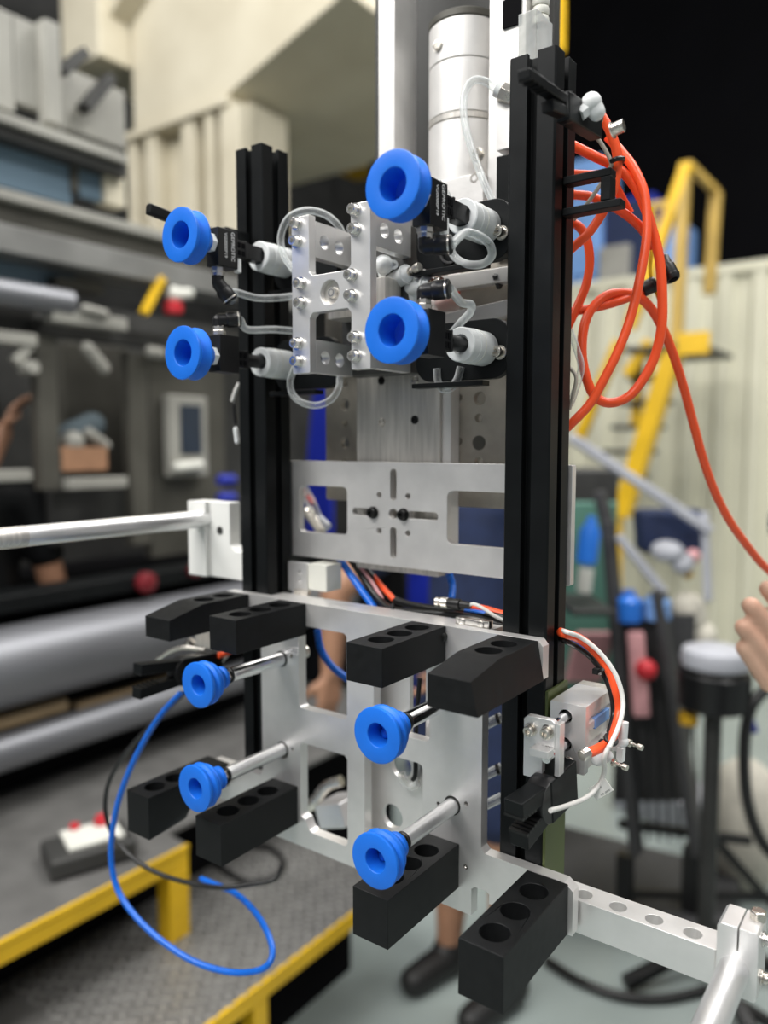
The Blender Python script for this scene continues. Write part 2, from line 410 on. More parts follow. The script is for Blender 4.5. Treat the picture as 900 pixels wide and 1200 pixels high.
stop_block('stop_block', 'black block with a sloping chamfered nose at the top left outer end of the plate', -627, -590.5, 462, 564.8, -185, -155.7, (546, 520), 10.5, 9, 503, 0, 1, 0, 0)
stop_block('stop_block', 'square-ended black block with three holes at the middle of the plate top', -384, -348.5, 472, 564.8, -187, -155.7, (546.5, 520.5, 494.5), 10.5)
stop_block('stop_block', 'black block with a sloping nose and flared side at the top right plate corner', -298, -262.5, 458, 564.8, -187, -155.7, (541, 516), 10.5, 7, 500, 6, 1)

# ---------------------------------------------------------------- suction cups
def cup_profile(r, L):
    k = r / 23.6
    return [(11.6 * k, 1.3), (12 * k, .9), (r - 1, 0), (r - .25, .3), (r, 1.1), (r, 2), (r - .7, 3), (r * .8, 7), (r * .80, 8), (r * .93, 12), (r * .985, 13.6), (r * .985, 15.2), (r * .94, 16.4),
            (r * .74, 21), (r * .5, 25.5), (r * .42, L - 1), (r * .40, L), (3, L), (3, L - 8), (10.9 * k, L - 10), (11.5 * k, 8)]
def blue_cup(parent, X, Y, Z, r=23.6, L=30, name='cup'):
    c = M().lathe(cup_profile(r, L), (X, Y, Z), (0, 1, 0), 56, closed=True).obj(name, MT['blue_silicone'], parent, ang=32)
    return c
RODCUP = 'rod-mounted blue suction cups'
def rod_cup(label, X, Z, Y=452, r=21.6):
    t = thing('suction_gripper', label, 'suction cup', (X, 565, Z), RODCUP)
    c = M().lathe([(9.3, 1.6), (9.7, 1.1), (r - 1, 0), (r - .25, .3), (r, 1.1), (r, 2.4), (r - .6, 3.6), (r * .86, 6.5), (r * .86, 7.6), (r * .96, 9.4), (r * .97, 11.2), (r * .86, 13.2), (r * .80, 14.4), (r * .84, 16), (r * .82, 17.6),
                   (r * .62, 20), (r * .46, 22.2), (r * .44, 27), (r * .5, 28), (r * .5, 30.5), (3, 31), (3, 21), (8.6, 19), (9, 8)], (X, Y, Z), (0, 1, 0), 56, closed=True).obj('cup', MT['blue_silicone'], t, ang=32)
    f = M()
    for k in range(4):
        a = math.radians(45 + 90 * k); f.ball((X + 5 * math.cos(a), Y + 17, Z + 5 * math.sin(a)), 4.6, 12, (1, .8, 1))
    f.obj('inner_cleats', MT['blue_silicone'], c)
    M().lathe([(6.4, 0), (6.8, .6), (6.8, 5), (6.2, 6)], (X, Y + 31, Z), (0, 1, 0), 6).obj('nut', MT['nickel'], t, .4)
    M().lathe([(6.9, 0), (7.5, .5), (7.5, 2), (6.9, 2.4)], (X, Y + 37.2, Z), (0, 1, 0), 24).obj('seal_ring', MT['black_plastic'], t)
    rod = M().lathe([(6.4, 0), (7, .8), (7, 76)], (X, Y + 39, Z), (0, 1, 0), 32).obj('rod', MT['satin_rod'] if Z < -300 else MT['chrome'], t)
    M().lathe([(8.1, 0), (8.1, 2)], (X, 564.4, Z), (0, 1, 0), 28).obj('bushing', MT['dark_steel'], t)
    tail = M().lathe([(7, 0), (7, 14), (9, 15), (9, 24), (7, 25), (7, 34), (5, 36)], (X, 567, Z), (0, 1, 0), 24).obj('rod_tail', MT['nickel'], t)
    return t
rod_cup('blue suction cup on a shiny rod under the square-ended black block at left', -545, -217, 455.5, 21)
rod_cup('lowest blue suction cup at left, on a satin rod between the two lower left blocks', -545, -312, 449.5, 21.6)
rod_cup('blue suction cup on a satin rod below the flared black block at right', -341, -217.5, 454.5)
rod_cup('lowest blue suction cup of all, on a rod over the black block at lower centre', -341, -314.7, 451.5)

def ejector_cup(label, X, Z, text, stemflat, elbow_up, elbow_dir, seal_tail):
    """blue bellows cup on a black vacuum ejector, sprung on a white buffer along Y"""
    t = thing('suction_gripper', label, 'suction cup', (X, 588, Z), 'ejector-mounted blue suction cups')
    Y = 453
    c = blue_cup(t, X, Y, Z, 23.4, 30)
    M().lathe([(3.5, 0), (3.5, 3)], (X, Y + 21, Z), (0, 1, 0), 16).obj('vacuum_port', MT['nickel'], c)
    M().lathe([(8.2, 0), (8.8, .6), (8.8, 6), (8.2, 7)], (X, Y + 30, Z), (0, 1, 0), 6).obj('nut', MT['white_nylon'], t, .4)
    s = 1 if elbow_up else -1
    e = M().box(X - 8, X + 8, Y + 37, Y + 61, Z - 17 + 3 * s, Z + 17 + 3 * s).obj('ejector', MT['black_plastic'], t, .8)
    if text:
        lettering(e, 'GEPROTIC', (X + 8.25, Y + 54.5, Z - 1), (0, 0, -1), (0, 1, 0), 5.6, MT['print_white'])
        lettering(e, 'VG0000P19', (X + 8.25, Y + 46, Z - 1), (0, 0, -1), (0, 1, 0), 4.6, MT['print_white'])
    j = M().box(X - 5.5, X + 5.5, Y + 61, Y + 75, Z - 8, Z + 8); j.box(X - 6.2, X + 6.2, Y + 72, Y + 75, Z - 8.5, Z + 8.5)
    j = j.obj('stem_joint', MT['black_plastic'], t, .7)
    w = M()
    for a in (0, 1):
        for b in (0, 1): w.box(X + 5.3, X + 6.1, Y + 63 + a * 5.2, Y + 66.6 + a * 5.2, Z - 6 + b * 7, Z - 1.5 + b * 7)
    w.obj('joint_webs', MT['black_void'], j)
    if stemflat: M().box(X - 5.5, X + 5.5, Y + 75, Y + 98, Z - 7, Z + 7).obj('stem', MT['black_plastic'], t, .7)
    else: M().cyl((X, Y + 75, Z), (X, Y + 98, Z), 6.3, None, 24).obj('stem', MT['black_plastic'], t)
    b = M().lathe([(8, 3), (8.1, .4), (13.2, 0), (14, .8), (14, 11), (14.4, 11), (14.4, 38.5), (13.4, 39.4)], (X, Y + 95, Z), (0, 1, 0), 40).obj('buffer', MT['white_nylon'], t)
    M().lathe([(14.7, 0), (14.7, .8)], (X, Y + 113, Z), (0, 1, 0), 40).obj('seam_ring', MT['offwhite'], b)
    # push-in elbow
    ex, ey = X - 1, Y + 44
    z0 = Z + (20 * s)
    n = M().lathe([(6.6, 0), (6.6, 4), (5.6, 4.4), (5.6, 8)], (ex, ey, z0), (0, 0, s), 8).obj('fitting_nut', MT['nickel'], t, .3)
    zc = z0 + 13.5 * s
    d = V(elbow_dir).normalized()
    f = M().cyl((ex, ey, z0 + 7.6 * s), (ex, ey, zc), 5.4, None, 20).ball((ex, ey, zc), 5.6, 16).cyl(V((ex, ey, zc)), V((ex, ey, zc)) + d * 12, 6.2, None, 24)
    f.lathe([(6.8, 0), (7.3, .8), (7.3, 12), (6.6, 13)], V((ex, ey, zc)) + d * 7, d, 24)
    f = f.obj('elbow_fitting', MT['black_plastic'], t)
    M().lathe([(7.5, 0), (7.5, 1.2)], V((ex, ey, zc)) + d * 17, d, 24).obj('release_ring', MT['nickel'], f)
    if seal_tail:
        M().cyl((X + 2, Y + 66, Z - 9), (X + 2, Y + 66, Z - 21), 3.4, None, 14).obj('silencer', MT['white_nylon'], t)
    return V((ex, ey, zc)) + d * 20
P_UL = ejector_cup('blue suction cup at far left top, lettered black ejector and hose fitting underneath', -553, 182, True, True, False, (.35, .5, -.8), True)
P_LL = ejector_cup('blue suction cup at left below, plain black ejector with hose fitting on top', -553, 81, False, False, True, (.55, .8, .1), False)
P_UR = ejector_cup('topmost blue suction cup in front of the motor, lettered black ejector', -326, 181, True, True, False, (.92, .4, .02), True)
P_LR = ejector_cup('blue suction cup in front of the bracket right column, fitting above its ejector', -327, 81, False, False, True, (.95, .3, .05), False)

# mounting arms behind the buffers
def buffer_arm(label, x_in, x_out, z):
    t = thing('buffer_arm', label, 'arm', ((x_in + x_out) / 2, 593, z), 'black arms behind the white buffers')
    lo, hi = min(x_in, x_out), max(x_in, x_out)
    s = 1 if x_out > x_in else -1
    r = 16
    poly = rrect(lo, hi, z - 25, z + 25, r, 6)
    M().prism(poly, 'y', 587.5, 596).obj('plate', MT['black_anodised'], t, .6)
    M().box(lo + 4, hi - 18, 575, 587.4, z - 31, z - 27).obj('lower_lip', MT['black_anodised'], t, .4)
    if s > 0: screw(t, (hi - 8, 587.2, z - 4), (0, -1, 0), 4.4, 8, MT['nickel'])
    return t
buffer_arm('rounded black arm plate behind the topmost white buffer, near the motor', -396, -303, 178)
buffer_arm('rounded black arm plate behind the lower right white buffer, metal screw at its end', -396, -303, 81)
buffer_arm('black arm plate behind the upper left white buffer, mostly hidden', -487, -571, 181)
buffer_arm('black arm plate behind the lower left white buffer, mostly hidden', -487, -571, 81)

# ---------------------------------------------------------------- H bracket
hb = thing('h_bracket', 'H-shaped machined aluminium bracket with silver screws between the left and right cups', 'bracket', (-443, 530, 131))
xo, xi = 44, 23.5
outer = [(-443 - xo, 64), (-443 - xi, 64), (-443 - xi, 112), (-443 - xi + 4, 116), (-443 + xi - 4, 116), (-443 + xi, 112), (-443 + xi, 64), (-443 + xo, 64),
         (-443 + xo, 201), (-443 + xi, 201), (-443 + xi, 152), (-443 + xi - 4, 148), (-443 - xi + 4, 148), (-443 - xi, 152), (-443 - xi, 201), (-443 - xo, 201)]
M().prism(outer, 'y', 524, 533, [circ(-443, 131.5, 10.6, 28)]).obj('face_plate', MT['machined_aluminium'], hb, .6)
M().lathe([(10.5, 0), (10.5, .4), (5, .5), (4.2, 4)], (-443, 529.5, 131.5), (0, -1, 0), 28).obj('bore_floor', MT['brushed_aluminium'], hb)
screw(hb, (-443, 529.3, 131.5), (0, -1, 0), 4, 3, MT['steel'])
for x0, x1 in ((-476, -466.5), (-409.5, -400)):
    for z0 in (166, 65):
        h = 31 if z0 > 100 else 29
        M().prism(rrect(533.1, 585, z0, z0 + h, .5, 2), 'x', x0, x1, [circ(545, z0 + h / 2 - .5, 6.2, 24), circ(565.5, z0 + h / 2 - 1, 6.2, 24)]).obj('side_plate', MT['machined_aluminium'], hb, .5)
M().box(-476, -410, 560, 584, 116, 147).obj('web_block', MT['brushed_aluminium'], hb, .6)
for z in (195, 179.5, 90.5, 75):
    for x in (-480.5, -414.5): screw(hb, (x, 523.8, z), (0, -1, 0), 4.3, 6, MT['steel'])
for z in (142.5, 125.5):
    for x in (-476, -418.5): screw(hb, (x, 523.8, z), (0, -1, 0), 4.3, 6, MT['steel'])
M().box(-480, -404, 585.2, 612, 66, 196).obj('coupling_block', MT['dark_steel'], hb, 1)
m = M().cyl((-443, 560, 100), (-443, 600, 100), 7, None, 20); m.obj('spacer', MT['white_nylon'], hb)

# ================================================================ ROBOT WRIST / LINEAR AXIS behind the tool
rw = thing('linear_actuator', 'worn aluminium linear actuator with round motor and slide plate behind the cups', 'actuator', (-445, 690, 60))
a0 = at(443, 100, Y=660); a1 = at(477, 100, Y=690)
M().box(-492, -472, 660, 700, 196, 640).obj('left_column', MT['cast_aluminium'], rw, .8)
mc = (-418, 706)
def ring(z0, z1, r, name, mt, ch=0): return M().lathe([(r - ch, z0), (r, z0 + ch), (r, z1 - ch), (r - ch, z1)], (mc[0], mc[1], 0), (0, 0, 1), 48).obj(name, mt, rw)
ring(196, 316, 36, 'motor_lower', MT['cast_aluminium'], 1.2)
ring(316, 322, 36.4, 'motor_band', MT['brushed_aluminium'], .5)
ring(322.6, 372, 36, 'motor_middle', MT['cast_aluminium'], .6)
ring(372.8, 410, 36, 'motor_upper', MT['cast_aluminium'], .6)
ring(410.4, 418, 36.4, 'motor_cap', MT['olive_steel'], 1)
b = M().lathe([(5.4, 0), (5.4, 4), (4.6, 5)], at(514, 54, Y=672) + V((0, 1, 0)), (.15, -1, 0), 6); b.obj('cap_bolt', MT['nickel'], rw, .4)
M().lathe([(6.5, 0), (6.5, 1.5)], at(514, 54, Y=672) + V((0, 2, 0)), (.15, -1, 0), 24).obj('bolt_washer', MT['brushed_aluminium'], rw)
M().box(-374, -354, 676, 722, 170, 640).obj('right_column', MT['cast_aluminium'], rw, .8)
M().box(-452, -374.2, 668, 725, 205, 258).obj('motor_flange', MT['cast_aluminium'], rw, .8)
screw(rw, at(561, 182, Y=675), (0, -1, 0), 5, 6, MT['nickel']); screw(rw, at(560, 211, Y=675), (0, -1, 0), 5, 6, MT['nickel'])
M().box(-460, -352, 676, 720, 60, 204.8).obj('rear_body', MT['cast_aluminium'], rw, 1)
M().lathe([(7.5, 0), (7.5, 2), (5, 2.5), (5, 5)], (-425, 675.8, 170), (0, -1, 0), 20).obj('body_bolt', MT['nickel'], rw)
M().bar(at(505, 336, Y=650), at(600, 322, Y=640), 13).obj('diagonal_brace', MT['cast_aluminium'], rw, .5)
M().bar(at(497, 384, Y=640), at(606, 360, Y=640), 14, 14).obj('lower_brace', MT['cast_aluminium'], rw, .5)
M().lathe([(9.8, 0), (10, 1), (9.8, 4)], at(583, 326, Y=642), (1, 0, -.05), 4).obj('brace_tie', MT['black_plastic'], rw)
# slide plate with its screws
SP = [(at(u, v, Y=636).x, at(u, v, Y=636).z, k) for u, v, k in ((447, 446, 'black_oxide'), (486, 446, 'nickel'), (447, 495, 'nickel'), (486, 492, 'black_oxide'))]
M().prism(rrect(-502, -401, -128, 100, 1, 2), 'y', 636, 648, [circ(x, z, 4.5, 18) for x, z, k in SP]).obj('slide_plate', MT['brushed_aluminium'], rw)
M().box(-400.8, -391, 640, 656, -124, 100).obj('slide_rail', MT['cast_aluminium'], rw, .4)
for x, z, k in SP: screw(rw, (x, 637.6, z), (0, -1, 0), 4.2, 2.6, MT[k], washer=False)
# perforated flanges either side
def holes_at(Y, *hs): return [(at(u, v, Y=Y).x, at(u, v, Y=Y).z, r) for u, v, r in hs]
for nm, x0, x1, hl in (('left_flange', -562, -503, holes_at(656.5, (404, 450, 3.6), (404, 474, 6.2), (404, 496, 3.6), (404, 519, 6.2), (404, 541, 3.6))),
                       ('right_flange', -392, -322, holes_at(656.5, (561, 432, 4.2), (562, 467, 6.6), (561, 490, 4.2), (561, 541, 4.4), (538, 466, 3.6), (538, 517, 3.6)))):
    M().prism(rrect(x0, x1, -60, 205, 2, 2), 'y', 656.5, 664, [circ(x, z, r, 18) for x, z, r in hl]).obj(nm, MT['worn_steel'], rw, .5)
M().lathe([(7, 0), (7, 1.2)], at(561, 519, Y=656), (0, 1, 0), 20).obj('flange_plug', MT['olive_steel'], rw)
screw(rw, at(510, 323, Y=672), (0, -1, 0), 6, 5, MT['nickel'])
M().box(-402, -330, 690, 700, -20, 59).obj('rear_cover', MT['white_paint'], rw, .5)
# dark sheet painting in the shade of the cavity behind column and motor
M().box(-560, -340, 745, 760, 60, 640).obj('cavity_shade', MT['dark_steel'], rw, 1)

sb = thing('sensor_box', 'pale sensor housing with plug connectors on the column above the right profile', 'housing', (-350, 670, 360))
M().prism([(-353.5, 268), (-326, 268), (-326, 420), (-353.5, 372)], 'y', 655, 700).obj('housing', MT['cast_aluminium'], sb, .6)
M().box(-348, -330, 653, 655.2, 372, 396).obj('socket', MT['black_void'], sb)
M().box(-325.8, -308, 640, 672, 330, 372).obj('clear_plug', MT['clear_plastic'], sb, 1)
m = M()
for k in range(6): m.lathe([(7, 0), (7.6, 1.5), (7.6, 5), (7, 6.5)], (-318, 668, 372 + k * 8), (0, 0, 1), 16)
m.obj('strain_relief', MT['offwhite'], sb)
M().tube([(-318, 668, 415), (-317, 670, 470), (-316, 676, 560), (-316, 680, 640)], 6).obj('plug_cable', MT['offwhite'], sb)
hf = thing('hose_fitting', 'brass-toned hose fitting screwed into the column beside the right profile top', 'fitting', at(585, 108, Y=655))
p = at(580, 104, Y=650)
M().lathe([(5, 0), (6.5, 1), (6.5, 6)], p, (.75, .35, -.45), 18).obj('collar', MT['white_nylon'], hf)
M().lathe([(8.2, 0), (8.6, .6), (8.6, 13)], p + V((.75, .35, -.45)).normalized() * 6, (.75, .35, -.45), 6).obj('nut', MT['nickel'], hf, .4)
o = M().box(-352, -322, 652, 668, 170, 262).obj('valve_block', MT['black_anodised'], None, 1); tag(o, 'dark valve block between the motor flange and the right profile', 'block')

# white flow control fittings between the bracket and the brace
def white_valve(label, p, d, knob):
    t = thing('flow_valve', label, 'valve', p, 'white flow control valves behind the bracket')
    p = V(p); d = V(d).normalized()
    x, y, _ = frame(d)
    b = M().capsule(p, p + d * 20, 8.4, 7.2, 18).capsule(p, p + V((-4, 6, -14)), 7.5, 7.5, 16)
    b = b.obj('body', MT['white_nylon'], t)
    M().lathe([(8.6, 0), (8.6, 2)], p + d * 19, d, 20).obj('ring', MT['white_nylon'], b)
    if knob:
        M().lathe([(4.2, 0), (4.2, 6), (2.4, 6.2), (2.4, 11), (4, 11.2), (4, 17), (3.4, 18)], p + d * 22, d, 14).obj('needle_knob', MT['nickel'], t)
    else:
        for s in (-1, 1):
            q = p + x * 9 * s + d * 18
            M().lathe([(4.2, 0), (4.2, 4), (2.2, 4), (2.2, 1)], q, d, 16).obj('screw_eye', MT['white_nylon'], b)
    return t
white_valve('white two-eyed valve body just right of the bracket, above the others', at(452, 311, Y=588), (.5, -.86, -.2), False)
white_valve('white flow valve with needle screw right of the bracket, in the middle', at(462, 330, Y=588), (.92, -.35, .15), True)
white_valve('white flow valve with needle screw, lower and closest to the black elbow', at(484, 338, Y=592), (.95, -.3, .0), True)
o = M().box(-428, -408, 613, 632, 100, 150).obj('valve_manifold', MT['white_paint'], None, 1); tag(o, 'small white manifold block behind the bracket right column', 'block')

# ================================================================ HOSES
def hose(name, label, pts, r, mt, cat='hose', group=None, n=12, sub=8):
    o = M().tube(pts, r, n, sub).obj(name, MT[mt], None); return tag(o, label, cat, group)
def pts(*a): return [at(u, v, Y=y) for u, v, y in a]
CL = 'clear vacuum hoses'
def chose(label, *p): return hose('clear_hose', label, list(p), 3.4, 'clear_tube', group=CL)
chose('clear hose from the fitting under the far left top cup to the bracket', P_UL, *pts((272, 342, 520), (300, 349, 545), (325, 349, 565), (345, 347, 572)))
chose('clear hose running level from the lower left cup fitting to the bracket', P_LL, *pts((290, 386, 530), (320, 386, 560), (345, 388, 575)))
chose('clear hose loop standing over the top left of the bracket', *pts((345, 318, 556), (333, 300, 556), (329, 278, 556), (338, 256, 556), (358, 247, 560), (380, 251, 568), (396, 264, 576), (404, 280, 590)))
chose('clear hose loop hanging under the bracket at left', *pts((346, 430, 566), (340, 446, 566), (343, 462, 566), (355, 472, 568), (372, 475, 574), (388, 468, 580), (397, 454, 586), (398, 440, 592)))
chose('clear hose curling from the black elbow under the topmost cup', P_UR, *pts((545, 273, 530), (562, 277, 540), (574, 287, 550), (576, 300, 560), (566, 309, 570), (550, 310, 575), (536, 304, 578), (529, 293, 578), (534, 280, 578)))
chose('clear hose bent from the elbow above the cup in front of the right column', P_LR, *pts((540, 354, 545), (552, 357, 560), (551, 366, 570), (540, 378, 580), (528, 392, 592)))
chose('short clear hose loop hanging below the lower right white buffer', *pts((512, 432, 585), (513, 446, 585), (519, 456, 585), (528, 455, 585), (536, 444, 585), (540, 430, 585)))
chose('long clear hose arching from the column fitting down beside the motor', *pts((580, 104, 650), (570, 96, 646), (556, 94, 642), (546, 105, 638), (543, 125, 634), (547, 155, 630), (558, 190, 628), (572, 225, 625), (588, 258, 622), (600, 285, 622)))
chose('short clear hose end rising behind the topmost ejector', *pts((512, 213, 560), (519, 222, 566), (527, 236, 572), (532, 250, 582)))
tie = M().tube(pts((514, 292, 585), (520, 306, 583), (530, 308, 583), (537, 296, 585)), 1.6).obj('cable_tie', MT['black_plastic'], None); tag(tie, 'black cable tie around the clear hose below the topmost ejector', 'cable tie')
# motor side hose pair right of the right profile
hose('clear_hose', 'pale clear hose beside the back edge of the right profile', pts((668, 388, 640), (676, 410, 640), (681, 430, 640), (676, 452, 640), (668, 475, 640)), 3, 'clear_tube', group=CL)
hose('grey_cable', 'thin grey cable hanging along the right profile under the orange hoses', pts((667, 430, 630), (675, 442, 630), (672, 462, 630), (667, 480, 630)), 1.6, 'grey_cable', 'cable')

# ---------------------------------------------------------------- right upper clamp and orange hoses
def nipper(name, label, base, tip, size=1.0, roll=(0, 0, 1), gap=1.0, low=1.0, group='black gripper clamps'):
    """pneumatic sprue gripper: body along base->tip with two ribbed jaws"""
    base, tip = V(base), V(tip); d = (tip - base).normalized(); L = (tip - base).length
    z = V(roll); x = d.cross(z).normalized(); z = x.cross(d)
    t = thing(name, label, 'gripper', base, group)
    k = size
    b = M().obox(base + d * L * .24, x, d, z, 7 * k, L * .26, 13 * k).obj('body', MT['black_anodised'], t, 1.2)
    M().lathe([(13 * k, -6.4 * k), (13.6 * k, -5.5 * k), (13.6 * k, 5.5 * k), (13 * k, 6.4 * k)], base + d * L * .45, x, 32).obj('pivot_disc', MT['black_plastic'], t)
    for s in (1, -1):
        p0 = base + d * L * .42 + z * 6.5 * k * s * gap; p1 = base + d * L * (1.0 if s > 0 else .42 + .58 * low) + z * (10 if s > 0 else 12) * k * s * gap
        j = M().obox((p0 + p1) / 2, x, (p1 - p0), z, 6 * k, (p1 - p0).length / 2, 4.6 * k).obj('jaw', MT['black_anodised'], t, 1)
        m = M()
        for i in range(5):
            q = p0.lerp(p1, .62 + i * .09); m.obox(q - z * s * 4.6 * k, x, d, z, 6 * k, 1.1 * k, .9 * k)
        m.obj('jaw_teeth', MT['black_oxide'], j)
        screw(t, base + d * L * (.1 if s > 0 else .3) + z * 6 * k * s + x * 7 * k, x, 2.6 * k, 2.2 * k, MT['nickel'])
    M().lathe([(4.6 * k, 0), (5.4 * k, .8), (5.4 * k, 9 * k), (4.4 * k, 10 * k)], base - d * 2 + z * 4 * k, (-d + z * .7), 16).obj('air_fitting', MT['nickel'], t)
    return t
nipper('gripper_clamp', 'black gripper clamp jutting in front of the right profile top', at(697, 148, X=-238), at(614, 97, X=-238), .74, (0, 0, 1), .7, .5)
wf = thing('elbow_fitting', 'white rounded elbow fitting at the upper start of the orange hose', 'fitting', at(693, 122, X=-228))
p = at(693, 121, X=-228); M().ball(p, 7.6, 18).capsule(p, p + V((3, 3, -6)), 6.6, 6.2, 18).obj('body', MT['white_nylon'], wf)
M().lathe([(5.2, 0), (5.2, 6)], p + V((-3, -3, -5)), (-.5, -.5, -.6), 6).obj('thread_nut', MT['white_nylon'], wf)
# bracket that carries the clamp
cb = thing('clamp_bracket', 'black slotted bracket holding the clamp to the right profile side', 'bracket', at(685, 185, X=-235))
M().box(-260.6, -222, 592, 604, 204, 210).box(-230, -222, 592, 604, 186.2, 204).obj('arm', MT['black_anodised'], cb, .8)
M().box(-260.6, -214, 592, 604, 180, 186).obj('lower_arm', MT['black_anodised'], cb, .8)
screw(cb, at(717, 153, X=-215), (1, 0, .2), 4.5, 8, MT['nickel'])
OG = 'orange air hoses'
def ohose(label, *p, r=3.9): return hose('orange_hose', label, list(p), r, 'orange_tube', group=OG, n=14)
def rp(*a, X0=None): return [at(u, v, d=w) for u, v, w in a]
ohose('orange hose dropping from the white elbow through the black tie', *rp((697, 126, 640), (706, 138, 640), (715, 154, 640), (723, 180, 642), (722, 208, 646), (714, 234, 650), (702, 256, 656), (688, 275, 660), (668, 293, 664)))
ohose('orange hose in the longest outer arc ending low behind the right profile', *rp((712, 160, 670), (728, 178, 668), (742, 196, 664), (754, 222, 660), (758, 250, 658), (757, 285, 656), (748, 335, 654), (738, 375, 654), (724, 412, 656), (706, 448, 660), (690, 475, 664), (664, 502, 668)))
ohose('orange hose looping round and trailing away to the hand', *rp((662, 166, 676), (682, 176, 672), (698, 184, 668), (715, 192, 668), (736, 208, 668), (752, 234, 668), (764, 268, 668), (773, 305, 668), (776, 345, 668), (775, 385, 670), (766, 421, 674), (750, 450, 678), (733, 467, 680), (712, 472, 680), (696, 463, 680), (687, 442, 680), (682, 415, 682), (684, 385, 684), (692, 364, 686), (708, 348, 690), (726, 343, 694), (744, 346, 698), (760, 358, 704), (774, 380, 712), (787, 410, 722), (800, 450, 736), (812, 494, 752), (824, 538, 770), (838, 577, 790), (856, 612, 812), (876, 640, 838), (892, 660, 862), (907, 676, 884), (925, 712, 905), (955, 790, 930), (985, 900, 960)), r=4.2)
ohose('short orange hose crossing level near the black bracket', *rp((664, 204, 672), (690, 205, 672), (708, 206, 674), (719, 216, 676), (727, 230, 678), (738, 250, 682)))
ohose('orange hose sloping down rightwards under the level one', *rp((664, 228, 676), (690, 230, 676), (712, 239, 676), (733, 251, 676), (752, 268, 678), (766, 290, 684)))
ohose('orange hose curving close along the right profile edge', *rp((664, 258, 684), (679, 266, 684), (688, 282, 684), (691, 307, 684), (687, 333, 686), (678, 356, 688), (664, 386, 690)))
ohose('orange hose running level towards the black connector', *rp((664, 366, 690), (690, 362, 690), (712, 357, 692), (728, 352, 694), (744, 346, 700), (754, 341, 704)))
ohose('orange hose peeping out between the actuator braces', *pts((498, 346, 665), (525, 342, 668), (550, 335, 672), (575, 322, 676)), r=4.5)
hose('grey_cable', 'thin grey cable from the clamp crossing behind the orange hoses', rp((678, 133, 640), (686, 152, 640), (698, 160, 640), (707, 172, 641), (716, 190, 642), (713, 200, 646), (700, 222, 652), (684, 244, 660), (672, 258, 666)), 1.7, 'grey_cable', 'cable')
hose('yellow_hose', 'thin yellow hose behind the orange loops', rp((763, 243, 700), (764, 290, 700), (762, 320, 702), (770, 345, 704), (779, 372, 704), (775, 400, 704), (764, 435, 704), (750, 455, 704)), 1.6, 'yellow_paint')
o = M().tube(rp((716, 189, 638), (723, 186, 634), (730, 186, 640), (727, 191, 652), (718, 192, 652)), 2).obj('cable_tie', MT['black_plastic'], None); tag(o, 'black cable tie binding the orange hoses below the clamp', 'cable tie')
def connector(label, a, b):
    t = thing('hose_connector', label, 'connector', a, 'black push-in connectors on the orange hoses'); a, b = V(a), V(b); L = (b - a).length
    M().lathe([(5.2, 0), (5.6, .6), (5.6, L * .35), (6.8, L * .4), (7, L * .9), (6, L)], a, b - a, 20).obj('body', MT['black_plastic'], t)
    M().lathe([(7.3, 0), (7.3, 1.4)], a.lerp(b, .78), b - a, 20).obj('release_ring', MT['black_oxide'], t)
    M().lathe([(4.2, -.2), (4.2, .5)], b, b - a, 16).obj('mouth', MT['black_void'], t)
    return t
connector('black push-in connector pointing down beside the outer orange loop', at(776, 302, d=690), at(789, 328, d=684))
connector('black push-in connector lying level where two orange hoses meet', at(744, 344, d=706), at(769, 332, d=700))

# ---------------------------------------------------------------- right lower slide cylinder with its gripper
sc = thing('slide_cylinder', 'small silver pneumatic slide cylinder bolted beside the right profile', 'cylinder', (-240, 610, -234))
hl = [circ(-243, -217, 5.6, 20), circ(-243, -240, 5.6, 20)]
M().prism(rrect(-256, -226, -262, -206, 1, 2), 'y', 577, 584, hl).obj('end_cap', MT['machined_aluminium'], sc, .5)
g = [(-256, -262), (-229, -262), (-229, -250), (-226, -250), (-226, -242), (-229, -240), (-229, -230), (-226, -228), (-226, -222), (-229, -220), (-226, -217), (-226, -206), (-256, -206)]
M().prism(g, 'y', 584.1, 632).obj('barrel', MT['machined_aluminium'], sc, .5)
M().prism(rrect(-256, -226, -262, -206, 1, 2), 'y', 632.1, 644).obj('rear_cap', MT['brushed_aluminium'], sc, .5)
m = M().box(-228.8, -225.2, 596, 628, -229.5, -220.5); m.obj('sensor_strip', MT['pale_blue'], sc, .5)
for z in (-217, -240):
    M().cyl((-243, 541, z), (-243, 590, z), 3.8, None, 20).obj('guide_rod', MT['chrome'], sc)
    M().lathe([(5.5, 0), (5.5, 1)], (-243, 583, z), (0, 1, 0), 20).obj('rod_bush', MT['black_void'], sc)
M().prism([(-262, -258), (-246, -258), (-246, -230), (-236, -230), (-236, -211), (-239, -209), (-259, -209), (-262, -212)], 'y', 541, 547).obj('front_plate', MT['machined_aluminium'], sc, .5)
M().prism(rrect(-235.8, -232, -252, -211, .5, 2), 'y', 541, 550).obj('side_flange', MT['machined_aluminium'], sc, .4)
M().box(-252, -236.2, 530, 541, -236, -230).obj('mounting_lip', MT['machined_aluminium'], sc, .4)
for x, z in ((-256, -220), (-242, -219)): screw(sc, (x, 540.8, z), (0, -1, 0), 4, 5, MT['nickel'])
nipper('gripper_clamp', 'black gripper clamp with two jaws hanging under the small slide cylinder', (-240, 574, -266), (-247, 497, -276), 1.32, (0, 0, 1), .95, .9)
gp_t = M().lathe([(4.4, 0), (4.6, .5), (4.6, 7), (4, 8)], at(681, 886, X=-219), (.4, .9, .25), 8).obj('hose_nut', MT['nickel'], None, .3); tag(gp_t, 'small nickel nut where the short orange hose enters the clamp', 'fitting')
fv = thing('flow_valve', 'white double flow valve with two thin needle screws at the slide cylinder rear', 'valve', at(712, 860, X=-212))
va = lambda u, v, X=-206: at(u, v, X=X)
